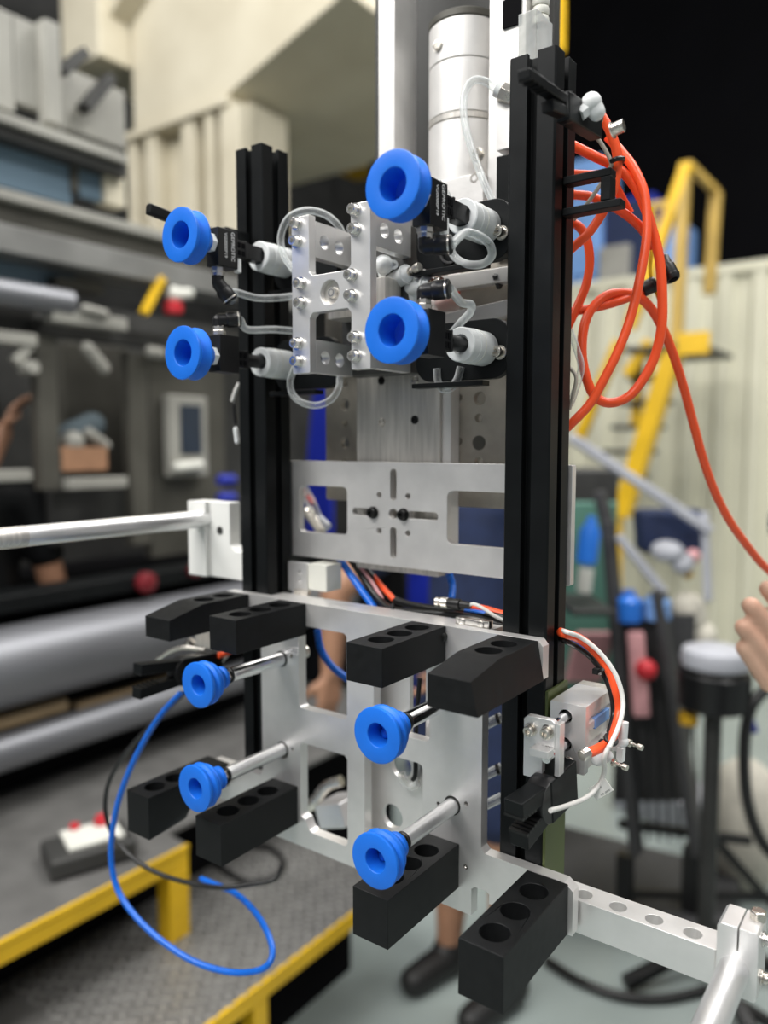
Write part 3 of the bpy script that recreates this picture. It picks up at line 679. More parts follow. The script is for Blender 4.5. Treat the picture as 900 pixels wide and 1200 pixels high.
b = M().capsule(va(730, 869), va(721, 873, -212), 4.6, 5, 14).cyl(va(730, 866), va(731, 846), 3.5, 3.9, 18).bar(va(728, 876), va(727, 892), 7, 5)
b = b.obj('valve_body', MT['white_nylon'], fv)
c = M().capsule(va(700, 890, -222), va(712, 886, -214), 5.4, 4.6, 16).obj('lower_body', MT['white_nylon'], fv)
for q, p in ((b, va(736, 870)), (b, va(718, 893, -208))):
    M().lathe([(3.2, 0), (3.2, 2.4), (1.6, 2.6), (1.6, 6), (1.2, 6.2), (1.2, 9), (2.4, 9.2), (2.4, 13)], p, (.9, -.2, -.06), 14).obj('needle_screw', MT['nickel'], q)
hose('orange_hose', 'short orange hose stub between the clamp nut and the cable tie', [at(685, 884, X=-218), at(700, 878, X=-215), at(714, 870, X=-213)], 3.9, 'orange_tube', group=OG)
LB = 'arched cables beside the slide cylinder'
hose('orange_hose', 'orange hose arching over the slide cylinder from behind the profile', [at(652, 738, Y=650)] + [at(u, v, X=x) for u, v, x in ((660, 742, -254), (678, 748, -246), (697, 763, -234), (713, 784, -222), (722, 808, -214), (726, 832, -211), (720, 858, -210), (713, 872, -211))], 3.9, 'orange_tube', group=OG)
hose('black_cable', 'black cable arching just inside the orange hose over the cylinder', [at(652, 746, Y=650)] + [at(u, v, X=x) for u, v, x in ((660, 750, -256), (674, 757, -250), (692, 770, -240), (707, 790, -229), (716, 812, -221), (719, 836, -218), (714, 858, -216))], 2.4, 'black_tube', 'cable', LB)
hose('blue_cable', 'thin blue cable between the orange and black ones over the cylinder', [at(652, 743, Y=650)] + [at(u, v, X=x) for u, v, x in ((660, 747, -260), (676, 753, -254), (694, 767, -243), (709, 787, -231))], 1.8, 'blue_tube', 'cable', LB)
hose('white_cable', 'white cable looping outermost over the slide cylinder', [at(652, 736, Y=650)] + [at(u, v, X=x) for u, v, x in ((662, 740, -250), (682, 748, -240), (704, 766, -226), (722, 792, -213), (730, 822, -206), (726, 848, -204), (714, 876, -205))], 1.9, 'white_cable', 'cable', LB)
hose('white_cable', 'white cable with a paper tag curving under the gripper clamp', [at(u, v, X=x) for u, v, x in ((714, 874, -205), (708, 888, -208), (708, 905, -212), (701, 921, -216), (688, 934, -220), (668, 943, -225), (645, 950, -228))], 1.9, 'white_cable', 'cable')
tg = thing('cable_tag', 'white printed paper tag wrapped on the cable under the clamp', 'tag', at(703, 926, X=-213))
p = at(704, 925, X=-214); dx = (at(714, 919, Y=578) - at(694, 931, Y=578)).normalized()
M().obox(p, dx, (0, 1, 0), dx.cross(V((0, 1, 0))), 9, .35, 5.2).obj('label', MT['white_paint'], tg)
lettering(tg, 'Y7.R', p + V((-3, -.8, 1)), dx, dx.cross(V((0, 1, 0))) * -1, 4.4, MT['print_dark'])
lettering(tg, '== ===', p + V((4, -.8, -1)), dx, dx.cross(V((0, 1, 0))) * -1, 3.2, MT['print_dark'])
for u, v, y, l in ((707, 784, -227, 'black cable tie high on the arched cables beside the cylinder'), (715, 868, -211, 'black cable tie low on the arched cables by the white valves')):
    q = at(u, v, X=y); o = M().lathe([(5.6, 0), (6, .4), (6, 2.6), (5.6, 3)], q, (.5, -.3, -.8) if v < 800 else (.5, -.2, .8), 16).obox(q + V((-5, -3, -2)), (1, 0, 0), (0, 1, 0), (0, 0, 1), 2.4, 2.4, 2.2).obj('cable_tie', MT['black_plastic'], None); tag(o, l, 'cable tie')
o = M().box(-261, -258.5, 577.5, 618, -420, -200).obj('edge_strip', MT['green_anodised'], None, .3); tag(o, 'thin greenish strip on the lower outer side of the right profile', 'strip')

# ---------------------------------------------------------------- holed arm with clamp block and locating rods
ra = thing('holed_beam', 'machined aluminium arm with four holes and a clamp block at lower right', 'arm', (-170, 590, -380))
M().prism(rrect(-262, -123.5, 579, 604, 2, 3), 'z', -396, -368, [circ(x, 589.5, 6.8, 24) for x in (-229, -200.5, -172, -143)] ).obj('bar', MT['machined_aluminium'], ra, .6)
M().prism([(-123.4, -396), (-97, -396), (-95.5, -394), (-95.5, -346), (-97, -344.5), (-108.6, -344.5), (-108.6, -362), (-109.6, -362), (-109.6, -344.5), (-121, -344.5), (-123.4, -347)], 'y', 577, 606).obj('clamp_block', MT['machined_aluminium'], ra, .6)
screw(ra, (-95.3, 592, -355), (1, 0, 0), 4, 4, MT['steel']); screw(ra, (-95.3, 592, -384), (1, 0, 0), 4, 4, MT['nickel'])
M().lathe([(6, 0), (6, 6), (5, 7)], (-100, 598, -345), (0, 0, 1), 6).obj('clamp_nut', MT['nickel'], ra, .5)
o = M().lathe([(9.4, 0), (10.4, 1), (10.4, 224), (9.4, 225)], (-111, 380, -377), (0, 1, 0), 40).obj('locating_rod', MT['satin_rod'], None); tag(o, 'aluminium rod held in the clamp block at the lower right corner', 'rod')
la = thing('rod_bracket', 'pale aluminium clamp arm sticking out left of the rear profile', 'arm', (-670, 610, -110))
M().box(-716, -686, 590, 616, -150, -64).obj('clamp_block', MT['white_paint'], la, .8)
M().prism([(-685.8, -150), (-617, -150), (-617, -118), (-645, -118), (-652, -112), (-652, -64), (-685.8, -64)], 'y', 596, 612).obj('bar', MT['white_paint'], la, .8)
M().lathe([(4.6, 0), (4.6, .6)], (-668, 595.8, -96), (0, -1, 0), 20).obj('bolt_hole', MT['dark_steel'], la)
o = M().lathe([(9, 0), (10, 1), (10, 396), (9, 397)], (-693, 200, -84), (0, 1, 0), 32).obj('locating_rod', MT['satin_rod'], None); tag(o, 'long aluminium rod reaching out of frame to the left from the pale clamp arm', 'rod')
o = M().lathe([(10.2, 0), (10.2, 90)], (-693, 290, -84), (0, 1, 0), 32).obj('rod_sleeve', MT['brushed_aluminium'], None); tag(o, 'dull grey sleeve on the left rod near the picture edge', 'sleeve')

# ---------------------------------------------------------------- left clamps
lc = nipper('gripper_clamp', 'black gripper clamp behind the left upper rod cup, above the blue hose', at(254, 778, X=-655), at(160, 797, X=-655), 1.15, (0, 0, 1))
M().box(-690, -640, 575, 596, -228, -190).obj('mount', MT['brushed_aluminium'], lc, .8)
M().tube(pts((184, 773, 540), (200, 763, 545), (216, 759, 550), (240, 762, 560)), 2.4).obj('silver_lever', MT['nickel'], lc)
M().lathe([(5, 0), (6, 1), (6, 8), (4, 9)], at(226, 757, Y=566), (-.4, -.5, .6), 8).obj('brass_fitting', MT['nickel'], lc)
hose('orange_hose', 'tiny orange hose piece showing between the upper left block and rod', pts((256, 768, 570), (264, 766, 578), (272, 762, 586)), 3.2, 'orange_tube', group=OG)
ul = thing('gripper_clamp', 'black slotted clamp lever poking out behind the far left top cup', 'gripper', (-600, 560, 206))
M().bar((-612, 466, 217), (-606, 570, 205), 8, 9).obj('jaw', MT['black_anodised'], ul, 1)
M().bar((-612, 467, 221.8), (-607.5, 540, 214.4), 3.6, .7).obj('slot_insert', MT['nickel'], ul)
M().box(-614, -594, 545, 577, 196, 216).obj('body', MT['black_anodised'], ul, 1.5)
hose('white_cable', 'white wire end hanging beside the rear profile under the lower left cup', pts((280, 449, 590), (276, 458, 588), (272, 470, 588)), 2, 'white_cable', 'cable')
ww = thing('wire_connector', 'small black and white wire connector dangling left of the rear profile', 'connector', at(275, 495, Y=590))
M().capsule(at(274, 474, Y=590), at(276, 495, Y=590), 2, 2.2).obj('wire', MT['black_plastic'], ww)
M().capsule(at(276, 503, Y=590), at(278, 518, Y=590), 2.6, 2.6).obj('plug', MT['white_nylon'], ww)

# ---------------------------------------------------------------- blue and black hoses at the left, cables in the middle
hose('blue_hose', 'bright blue hose hanging in a wide loop at the lower left', pts((212, 812, 545), (190, 836, 535), (168, 870, 525), (148, 912, 515), (135, 955, 508), (130, 1000, 504), (137, 1040, 502), (158, 1073, 502), (190, 1103, 506), (228, 1127, 512), (268, 1139, 520), (300, 1138, 528), (316, 1128, 535), (319, 1110, 545), (310, 1086, 556), (294, 1063, 568), (274, 1046, 580), (250, 1036, 590), (236, 1030, 596)), 3.3, 'blue_tube', n=14)
hose('black_hose', 'black hose curving down at left, crossing inside the blue loop', pts((222, 806, 560), (196, 832, 552), (165, 862, 545), (141, 892, 540), (126, 922, 536), (124, 955, 534), (136, 985, 534), (160, 1009, 538), (192, 1026, 544), (228, 1036, 552), (262, 1040, 560), (296, 1036, 575), (322, 1030, 590), (330, 1014, 600)), 2.7, 'black_tube', n=14)
MB_ = 'cables running down behind the gripper plate'
hose('blue_hose', 'blue hose slanting down left of the black cables under the cross plate', pts((398, 654, 640), (410, 672, 635), (424, 692, 628), (438, 712, 622), (450, 735, 616)), 4, 'blue_tube', group=MB_)
hose('black_cable', 'thick black cable slanting beside the blue hose under the cross plate', pts((410, 654, 645), (424, 674, 640), (440, 697, 632), (458, 714, 622), (490, 718, 618), (540, 722, 618), (590, 733, 622)), 4, 'black_tube', 'cable', MB_)
hose('black_cable', 'black cable resting on the plate top behind the connector', pts((424, 660, 650), (440, 680, 646), (462, 702, 636), (500, 712, 628), (550, 717, 625), (592, 724, 625)), 3.4, 'black_tube', 'cable', MB_)
hose('orange_hose', 'short orange hose slanting among the black cables under the cross plate', pts((438, 676, 648), (450, 690, 640), (462, 703, 634)), 3, 'orange_tube', group=OG)
hose('pink_cable', 'thin pinkish cable between the black cables under the cross plate', pts((422, 664, 642), (436, 682, 636), (448, 702, 630)), 2, 'pink_cloth', 'cable')
hose('orange_hose', 'orange hose running level on the plate top near the right profile', pts((535, 710, 630), (560, 712, 630), (590, 720, 632)), 3.4, 'orange_tube', group=OG)
hose('blue_cable', 'thin blue cable beside the orange hose near the right profile', pts((545, 716, 624), (568, 719, 624), (592, 728, 626)), 2.4, 'blue_tube', 'cable')
hose('blue_hose', 'blue hose dropping under the right end of the slide plate', pts((526, 672, 660), (530, 686, 660), (529, 702, 650)), 3.6, 'blue_tube')
hose('blue_hose', 'blue hose crossing behind the upper left plate cut-out', pts((372, 738, 640), (376, 760, 640), (388, 780, 640), (408, 796, 645)), 4, 'blue_tube')
cn = thing('cable_connector', 'silver and black round connector lying on the plate top rail', 'connector', at(520, 706, Y=612))
a, b = at(511, 705, Y=610), at(546, 709, Y=612); d = (b - a).normalized()
M().lathe([(3.4, 0), (4.6, .5), (4.6, 4), (3.6, 4.4), (3.6, 6), (5.2, 6.4), (5.2, 12), (4.6, 13)], a, d, 18).obj('thread_collar', MT['nickel'], cn)
M().lathe([(4.8, 13), (5, 14), (5, 25), (3.6, 26), (3.6, 32), (2.6, 36)], a, d, 18).obj('body', MT['black_plastic'], cn)
M().tube([a + d * 34, *pts((556, 708, 612), (568, 714, 612), (580, 722, 614), (590, 727, 618))], 1.6).obj('wire', MT['white_cable'], cn)
o = M().tube(pts((460, 708, 603), (460, 716, 600), (461, 722, 603)), 2).obj('cable_tie', MT['black_plastic'], None); tag(o, 'black cable tie sticking down over the plate top rail', 'cable tie')
rs = thing('sensor_block', 'grey and cream sensor block mounted beside the rear profile above the plate', 'sensor', (-545, 625, -135))
M().prism(rrect(-573, -546, -155, -124, 1, 2), 'y', 606, 611, [circ(-556, -134, 2.6, 12), circ(-556, -143, 2.6, 12)]).obj('flange', MT['machined_aluminium'], rs, .5)
M().box(-545.5, -520, 607, 632, -152, -124).obj('body', MT['offwhite'], rs, .8)
M().box(-560, -540, 600, 606, -157, -152).obj('foot', MT['nickel'], rs, .5)
cl2 = thing('clamp_fittings', 'clear tubes and silver fittings seen through the cross plate left window', 'fittings', at(368, 605, Y=690))
M().tube(pts((350, 566, 629), (357, 575, 690), (366, 592, 700), (372, 606, 705), (384, 618, 705)), 6).obj('clear_tube', MT['clear_plastic'], cl2)
M().capsule(at(362, 600, Y=700), at(376, 622, Y=700), 7, 6).obj('fitting', MT['nickel'], cl2)
M().tube(pts((355, 568, 720), (360, 580, 720), (368, 590, 720)), 4).obj('red_tube', MT['red_plastic'], cl2)
o = M().tube(pts((520, 588, 700), (535, 580, 700), (552, 575, 700)), 4).obj('red_hose', MT['red_plastic'], None); tag(o, 'red hose piece inside the cross plate right window', 'hose')
tf = thing('tube_fittings', 'clear tube stubs with dark rings between the plate and the right profile', 'fittings', at(575, 850, Y=640))
for v in (846, 905, 940): M().tube(pts((560, v + 8, 625), (572, v + 2, 630), (588, v - 6, 640)), 4.4).obj('tube_stub', MT['clear_plastic'], tf)
for v in (846, 905): M().lathe([(5.2, 0), (5.2, 3)], at(582, v - 3, Y=636), (.8, .4, .3), 16).obj('ring', MT['black_plastic'], tf)
ps = thing('pull_strap', 'black strap with clear knob hanging behind the lower middle plate cut-out', 'strap', at(487, 890, Y=584))
M().tube(pts((492, 795, 586), (489, 830, 585), (487, 870, 584), (487, 905, 583), (484, 914, 583)), 2.2).obj('cord', MT['black_plastic'], ps)
M().tube(pts((470, 905, 584), (474, 915, 584), (482, 922, 584), (490, 918, 584)), 4).obj('knob', MT['clear_plastic'], ps)
bc = thing('floor_clamp', 'silver cast clamp body seen through the lower left plate cut-out', 'clamp', at(380, 935, Y=690))
M().tube(pts((350, 955, 700), (368, 940, 700), (382, 922, 705), (400, 915, 710)), 7).obj('lever', MT['nickel'], bc)
M().bar(at(385, 950, Y=720), at(415, 948, Y=720), 46, 30).obj('body', MT['machined_aluminium'], bc, 2)

# ================================================================ PEOPLE
def remesh(m, name, mt, parent=None, vox=8, org=None, sm=6):
    o = m.obj(name, mt, parent, 0, org, 60)
    r = o.modifiers.new('join', 'REMESH'); r.mode = 'VOXEL'; r.voxel_size = vox * .001; r.use_smooth_shade = True
    s = o.modifiers.new('smooth', 'SMOOTH'); s.factor = .5; s.iterations = sm
    return o
def hand_shape(m, wrist, pdir, side, curl=.35):
    """relaxed hand: palm, four fingers of different lengths, thumb from the palm side"""
    w = V(wrist); d = V(pdir).normalized(); s = V(side).normalized(); n = d.cross(s).normalized()
    for k in (-1, -.3, .4, 1): m.capsule(w + d * 8 + s * 18 * k, w + d * 84 + s * 30 * k, 13, 12, 10)
    for k, L in ((-1, 62), (-.33, 76), (.33, 84), (1, 74)):
        p = w + d * 86 + s * 29 * k; a = p + (d + n * curl).normalized() * L * .5; b = a + (d + n * curl * 2.6).normalized() * L * .5
        m.capsule(p, a, 9.6, 8.8, 10).capsule(a, b, 8.8, 7.2, 10)
    p = w + d * 24 + s * 26; a = p + (d * .6 + s + n * .5).normalized() * 36; b = a + (d + s * .3 + n * .6).normalized() * 34
    m.capsule(p, a, 12, 10.5, 10).capsule(a, b, 10.5, 8.4, 10)
def person(label, base, face, k=1.0, arms=None, shirt='navy_cloth', pants='navy_cloth', shorts=False, skin='skin', lean=0, group=None, vox=9, hands=True, fist=None):
    """standing figure, 1.7 m * k; face = heading angle in degrees (0 looks along +X); arms = [(elbow, wrist) left, (elbow, wrist) right] or None"""
    b = V(base); a = math.radians(face); f = V((math.cos(a), math.sin(a), 0)); s = V((-math.sin(a), math.cos(a), 0)); u = V((0, 0, 1))
    P = lambda x, y, z: b + f * ((x + lean * max(0, (z - 900) / 700)) * k) + s * (y * k) + u * (z * k)
    t = thing('person', label, 'person', b, group)
    m = M()
    m.capsule(P(0, 0, 960), P(0, 0, 1180), 118 * k, 118 * k, 20).capsule(P(0, 0, 1180), P(0, 0, 1330), 118 * k, 112 * k, 20)
    m.capsule(P(0, -120, 1350), P(0, 120, 1350), 62 * k, 62 * k, 16).capsule(P(0, 0, 1360), P(12, 0, 1500), 58 * k, 54 * k, 16)
    m.ball(P(20, 0, 1580), 98 * k, 20, (1, .88, 1.2)).ball(P(45, 0, 1510), 62 * k, 16, (1, .85, .8))
    m.capsule(P(112, 0, 1580), P(124, 0, 1548), 10 * k, 16 * k, 10)
    for y in (-84, 84): m.ball(P(12, y, 1568), 22 * k, 10, (.7, .5, 1.3))
    for i, y in enumerate((-1, 1)):
        hip, knee, ank = P(0, 88 * y, 900), P(22, 96 * y, 480), P(-4, 98 * y, 85)
        m.capsule(hip, knee, 88 * k, 58 * k, 16).capsule(knee, P(-22, 97 * y, 330), 56 * k, 56 * k, 16).capsule(P(-20, 97 * y, 330), ank, 56 * k, 36 * k, 16)
        m.capsule(ank + u * -40 * k, P(112, 102 * y, 40), 36 * k, 28 * k, 14)
    sl = M()
    AR = []
    for i, y in enumerate((-1, 1)):
        sh = P(0, 172 * y, 1345); e, w = (arms[i] if arms and arms[i] else (P(-20, 225 * y, 1060), P(70, 235 * y, 830)))
        e, w = V(e), V(w)
        m.capsule(sh, e, 52 * k, 42 * k, 14).capsule(e, w, 42 * k, 28 * k, 14); AR.append((sh, e, w))
        if not (fist and i == fist[0]): hand_shape(m, w, w - e, f * 1.0 if abs((w - e).normalized().dot(f)) < .7 else s, .35)
    if fist: fist[1](m)
    body = remesh(m, 'body', MT[skin], t, vox if not fist else 3, sm=5 if not fist else 2)
    c = M().capsule(P(0, 0, 900), P(0, 0, 1180), 138 * k, 132 * k, 20).capsule(P(0, 0, 1180), P(0, 0, 1325), 134 * k, 124 * k, 20).capsule(P(0, -124, 1350), P(0, 124, 1350), 72 * k, 72 * k, 16)
    for sh, e, w in AR: c.capsule(sh, sh.lerp(e, .62), 66 * k, 60 * k, 14)
    remesh(c, 'shirt', MT[shirt], t, 12, sm=8)
    c = M().capsule(P(0, -40, 940), P(0, 40, 940), 132 * k, 132 * k, 18)
    for y in (-1, 1):
        hip, knee, ank = P(0, 88 * y, 900), P(22, 96 * y, 480), P(-4, 98 * y, 85)
        c.capsule(hip, knee if not shorts else hip.lerp(knee, .8), 106 * k, (78 if not shorts else 98) * k, 16)
        if not shorts: c.capsule(knee, ank, 78 * k, 62 * k, 16)
    remesh(c, 'trousers' if not shorts else 'shorts', MT[pants], t, 12, sm=8)
    for y in (-1, 1):
        c = M().capsule(P(-40, 99 * y, 46), P(135, 103 * y, 40), 48 * k, 40 * k, 16).capsule(P(-10, 99 * y, 60), P(-8, 99 * y, 78), 50 * k, 46 * k, 14)
        remesh(c, 'shoe', MT['shoe'], t, 8, sm=6)
    h = M().ball(P(8, 0, 1612), 106 * k, 20, (1.02, .92, 1.02)).ball(P(-20, 0, 1560), 96 * k, 16, (.9, .92, 1.1))
    for p in h.v: pass
    h.v = [p if (p - b).dot(f) < 78 * k + lean * k else p - f * ((p - b).dot(f) - 78 * k - lean * k) for p in h.v]
    remesh(h, 'hair', MT['hair'], t, 8, sm=4)
    e = M()
    for y in (-34, 34): e.ball(P(110, y, 1588), 9 * k, 10)
    e.obj('eyes', MT['black_plastic'], t)
    M().capsule(P(112, -20, 1512), P(112, 20, 1512), 6 * k, 6 * k, 8).obj('mouth', MT['pink_cloth'], t)
    return t
pb = at(556, 1160, Z=FL)
person('person in navy clothes and shorts standing behind the tool, bare shin and black shoe', pb, -100, 1.0, [((-1330, 1590, -395), (-1322, 1560, -600)), ((-900, 1830, -420), (-1010, 1700, -560))], 'navy_cloth', 'navy_cloth', True, 'skin_tan')
wk = at(-40, 470, X=-2420)
person('person in black working inside the machine at the far left edge, hands showing', (wk.x, wk.y, FL), -40, 1.0, [(wk + V((170, -160, -420)), at(4, 506, X=-2290)), None], 'black_nylon', 'black_nylon', False, 'skin_tan', 30)
# person at the right whose fist holds the trailing orange hose
def px(u, v, w): return at(u, v, d=w)
def fist_shape(m):
    fingers = [((938, 738, 903), (900, 690, 888), (912, 702, 916), 10.0), ((926, 764, 900), (880, 710, 884), (896, 728, 914), 10.6),
               ((912, 784, 900), (871, 735, 886), (888, 752, 914), 10.2), ((900, 802, 904), (871, 759, 892), (886, 774, 918), 9.0)]
    for a, b, c, r in fingers:
        a, b, c = px(*a), px(*b), px(*c)
        m.capsule(a, b, r * 1.02, r, 14).capsule(b, c, r * .98, r * .9, 12).capsule(c, c.lerp(a, .35) + FWD * 6, r * .9, r * .8, 12)
    wr = px(985, 800, 925)
    for a, b, c, r in fingers: m.capsule(px(*a), px(950 + (a[0] - 910), 768 + (a[1] - 750) * .7, 918), r * 1.08, 15, 12).capsule(px(950 + (a[0] - 910), 768 + (a[1] - 750) * .7, 918), wr, 15, 24, 12)
    m.capsule(px(950, 745, 915), px(925, 704, 900), 13, 11, 12).capsule(px(925, 704, 900), px(906, 690, 886), 11, 9, 12)
wr = px(985, 800, 925)
bx = at(1050, 600, d=1430)
person('hand at the right edge closed around the orange hose, its person out of frame', (bx.x, bx.y, FL), -110, 1.0, [(at(1050, 850, d=1190), wr), None], 'slate_cloth', 'navy_cloth', False, 'skin', 0, None, 9, True, (0, fist_shape))

# ================================================================ MACHINE along the left side of the hall
structure('wall_left', M().box(-5400, -5250, -3500, 8750, FL, 7200), MT['dark_steel'])
def xb(m, u0, u1, vt, vb, X, th):
    """box whose +X face stands on plane X; its near edge runs from vt to vb at column u0, its far end is at u1"""
    a, b = at(u0, vt, X=X), at(u0, vb, X=X); e = at(u1, vt + (522 - vt) * (u1 - u0) / (1122 - u0), X=X)
    return m.box(X - th, X, a.y - (900 if u0 <= -60 else 0), e.y, b.z, a.z)
mm = thing('moulding_machine', 'long grey moulding machine frame with beams and panels along the left side', 'machine', (-2100, 1500, 0))
XM = -2000
b = M(); xb(b, -60, 330, 203, 216, XM, 160); b.obj('beam_top_flange', MT['grey_panel'], mm, 3)
b = M(); xb(b, -60, 330, 216.5, 246, XM - 30, 100); b.obj('beam_web', MT['olive_steel'], mm, 2)
b = M(); xb(b, -60, 345, 246.5, 281, XM + 10, 150); b.obj('beam_lower_flange', MT['grey_steel'], mm, 3)
b = M(); xb(b, -60, 82, 140, 201, XM - 60, 20); b.obj('window_pane', MT['window_blue'], mm)
b = M(); xb(b, 92, 122, 192, 229, XM - 60, 20); b.obj('window_pane', MT['window_blue'], mm)
b = M(); xb(b, 82.5, 91.5, 180, 223, XM - 50, 30); b.obj('window_post', MT['olive_steel'], mm, 2)
b = M(); xb(b, 122.5, 146, 186, 237, XM - 40, 60); b.obj('window_post', MT['cream_paint'], mm, 2)
b = M(); xb(b, -60, 150, 108, 121, XM + 20, 200); b.obj('ledge', MT['grey_panel'], mm, 3)
b = M(); xb(b, -60, 150, 121.5, 140, XM, 160); b.obj('ledge_beam', MT['dark_steel'], mm, 3)
for u0, u1, vt in ((-60, -22, -20), (-21, 14, 0), (15, 50, 16)):
    b = M(); xb(b, u0, u1, vt, 118, XM - 120, 30); b.obj('cover_panel', MT['grey_panel'], mm, 3)
b = M(); xb(b, 52, 70, 20, 140, XM - 70, 50); b.obj('corner_post', MT['grey_panel'], mm, 3)
b = M(); xb(b, 76, 146, 78, 150, XM - 200, 40); b.obj('cover_panel', MT['grey_panel'], mm, 3)
M().bar(at(70, 85, X=XM - 120), at(98, 62, X=XM - 120), 45, 30).obj('brace', MT['dark_steel'], mm, 2)
M().bar(at(98, 128, X=XM - 150), at(128, 92, X=XM - 150), 50, 30).obj('brace', MT['dark_steel'], mm, 2)
b = M(); xb(b, -60, 88, 281, 322, XM - 110, 20); b.obj('blue_guard', MT['window_blue'], mm)
b = M(); xb(b, 66, 122, 322, 335, XM - 60, 60); b.obj('guide_block', MT['olive_steel'], mm, 3)
# dark interior with posts and lighter panels
M().box(-2900, -2860, -200, 3400, -1000, 560).obj('back_panel', MT['dark_steel'], mm)
M().box(-2900, -2100, 3400, 3440, -1400, 620).obj('end_panel', MT['dark_steel'], mm)
for u0, u1, vt, vb, X, mt in ((42, 66, 392, 575, -2060, 'olive_steel'), (74, 150, 400, 560, -2420, 'olive_steel'), (150, 172, 412, 640, -2080, 'olive_steel'), (173, 262, 420, 655, -2140, 'olive_steel'),
                              (-30, 44, 383, 398, -2000, 'grey_panel'), (-30, 40, 352, 382, -2120, 'dark_steel'), (44, 230, 372, 392, -2080, 'dark_steel'), (-30, 38, 552, 566, -1990, 'grey_panel'), (82, 150, 561, 574, -2010, 'grey_panel'),
                              (60, 150, 575, 640, -2200, 'dark_steel'), (232, 300, 400, 640, -2180, 'dark_steel')):
    b = M(); xb(b, u0, u1, vt, vb, X, 40); b.obj('frame_panel', MT[mt], mm, 3)
M().bar(at(16, 425, X=-2020), at(34, 405, X=-2020), 26).obj('link_arm', MT['grey_panel'], mm, 3)
M().lathe([(18, 0), (18, 60)], at(26, 432, X=-2040), (1, 0, 0), 20).obj('boss', MT['grey_panel'], mm, 3)
M().capsule(at(102, 408, X=-2020), at(122, 432, X=-2020), 20, 18).obj('link_arm', MT['grey_panel'], mm)
M().capsule(at(176, 412, X=-2040), at(188, 414, X=-2040), 18, 18).obj('boss', MT['grey_panel'], mm)
M().box(-2100, -1990, -200, 2900, -440, -395).obj('lower_ledge', MT['black_anodised'], mm, 4)
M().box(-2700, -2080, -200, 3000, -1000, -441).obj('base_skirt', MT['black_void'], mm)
tb = M().lathe([(34, 0), (36, 3), (36, 1260), (30, 1264)], (-2010, 0, at(0, 343, X=-2010).z), (0, 1, 0), 32).obj('tie_bar', MT['shaft_steel'], None)
tag(tb, 'silver tie bar high on the left machine, below the blue guard', 'bar')
tf2 = thing('tie_bar_bracket', 'grey clamp bracket at the end of the upper silver tie bar', 'bracket', at(105, 375, X=-1990))
b = M(); xb(b, 62, 150, 360, 376, -1990, 50); b.obj('plate', MT['grey_panel'], tf2, 4)
M().capsule(at(100, 362, X=-1985), at(122, 368, X=-1985), 14, 14).obj('knob', MT['grey_panel'], tf2)
o = M().bar(at(168, 368, X=-1990), at(190, 326, X=-1990), 26, 22).obj('yellow_lever', MT['yellow_paint'], None, 3); tag(o, 'slanted yellow lever on the left machine behind the far left cups', 'lever')
vb_ = thing('drain_valve', 'white and red valve head beside the slanted yellow lever', 'valve', at(205, 360, X=-2000))
M().ball(at(203, 345, X=-2000), 26, 16).capsule(at(203, 345, X=-2000), at(221, 344, X=-2000), 20, 18).obj('white_cap', MT['offwhite'], vb_)
M().lathe([(26, 0), (30, 4), (30, 34), (24, 38)], at(203, 368, X=-2000), (0, 0, 1), 20).obj('red_ring', MT['red_plastic'], vb_)
hs = thing('control_handset', 'light grey wall box with a dark screen on the left machine', 'control box', at(222, 505, X=-2090))
b = M(); xb(b, 198, 243, 462, 560, -2090, 40); b.obj('case', MT['grey_panel'], hs, 8)
b = M(); xb(b, 212, 236, 474, 532, -2084, 5); b.obj('screen', MT['screen_dark'], hs, 2)
M().capsule(at(208, 548, X=-2070), at(234, 545, X=-2070), 18, 18).obj('handle', MT['offwhite'], hs)
for v in (562, 583):
    o = M().lathe([(16, 0), (19, 3), (19, 60), (16, 63)], at(256, v + 1, X=-2030), (.2, 1, 0), 24).obj('blue_roller', MT['royal_blue'], None); tag(o, 'blue roller left of the rear profile, %s of the two' % ('upper' if v < 570 else 'lower'), 'roller', 'blue rollers on the left machine')
for i, (u, v, r) in enumerate(((167, 682, 32), (224, 668, 20))):
    o = M().lathe([(r * .8, 0), (r, 6), (r, 30), (r * .6, 38)], at(u, v, X=-1995), (1, 0, 0), 20).obj('red_lamp', MT['dark_red'], None); tag(o, ['larger round red lamp on the dark ledge over the big grey shaft', 'small red lamp on the dark ledge, near the pale clamp arm'][i], 'lamp')
bxo = thing('cardboard_box', 'brown box with pale lumps standing inside the left machine', 'box', at(98, 552, X=-2080))
b = M(); xb(b, 72, 126, 524, 553, -2060, 120); b.obj('carton', MT['cardboard'], bxo, 3)
M().ball(at(85, 518, X=-2090), 34, 14).obj('pale_lump', MT['grey_panel'], bxo); M().capsule(at(104, 508, X=-2090), at(124, 522, X=-2090), 18, 16).obj('pale_lump', MT['grey_panel'], bxo)
o = M().capsule(at(84, 512, X=-2150), at(108, 498, X=-2150), 46, 40).obj('dark_bundle', MT['slate_cloth'], None); tag(o, 'dark cloth bundle above the brown box inside the left machine', 'bundle')
o = M().lathe([(100, 0), (108, 8), (108, 2600), (100, 2608)], (-2000, -200, -583), (0, 1, 0), 48).obj('machine_shaft', MT['shaft_steel'], None); tag(o, 'thick grey machine shaft below the dark ledge at left', 'shaft', 'horizontal shafts of the left machine')
o = M().lathe([(45, 0), (50, 4), (50, 2100), (45, 2104)], (-1960, -200, -795), (0, 1, 0), 40).obj('machine_shaft', MT['shaft_steel'], None); tag(o, 'thin dull shaft just above the tread platform at left', 'shaft', 'horizontal shafts of the left machine')
o = M().box(-2050, -1985, 750, 1200, -745, -712).obj('wooden_plank', MT['wood'], None, 5); tag(o, 'pale wooden plank between the two grey shafts at left', 'plank')
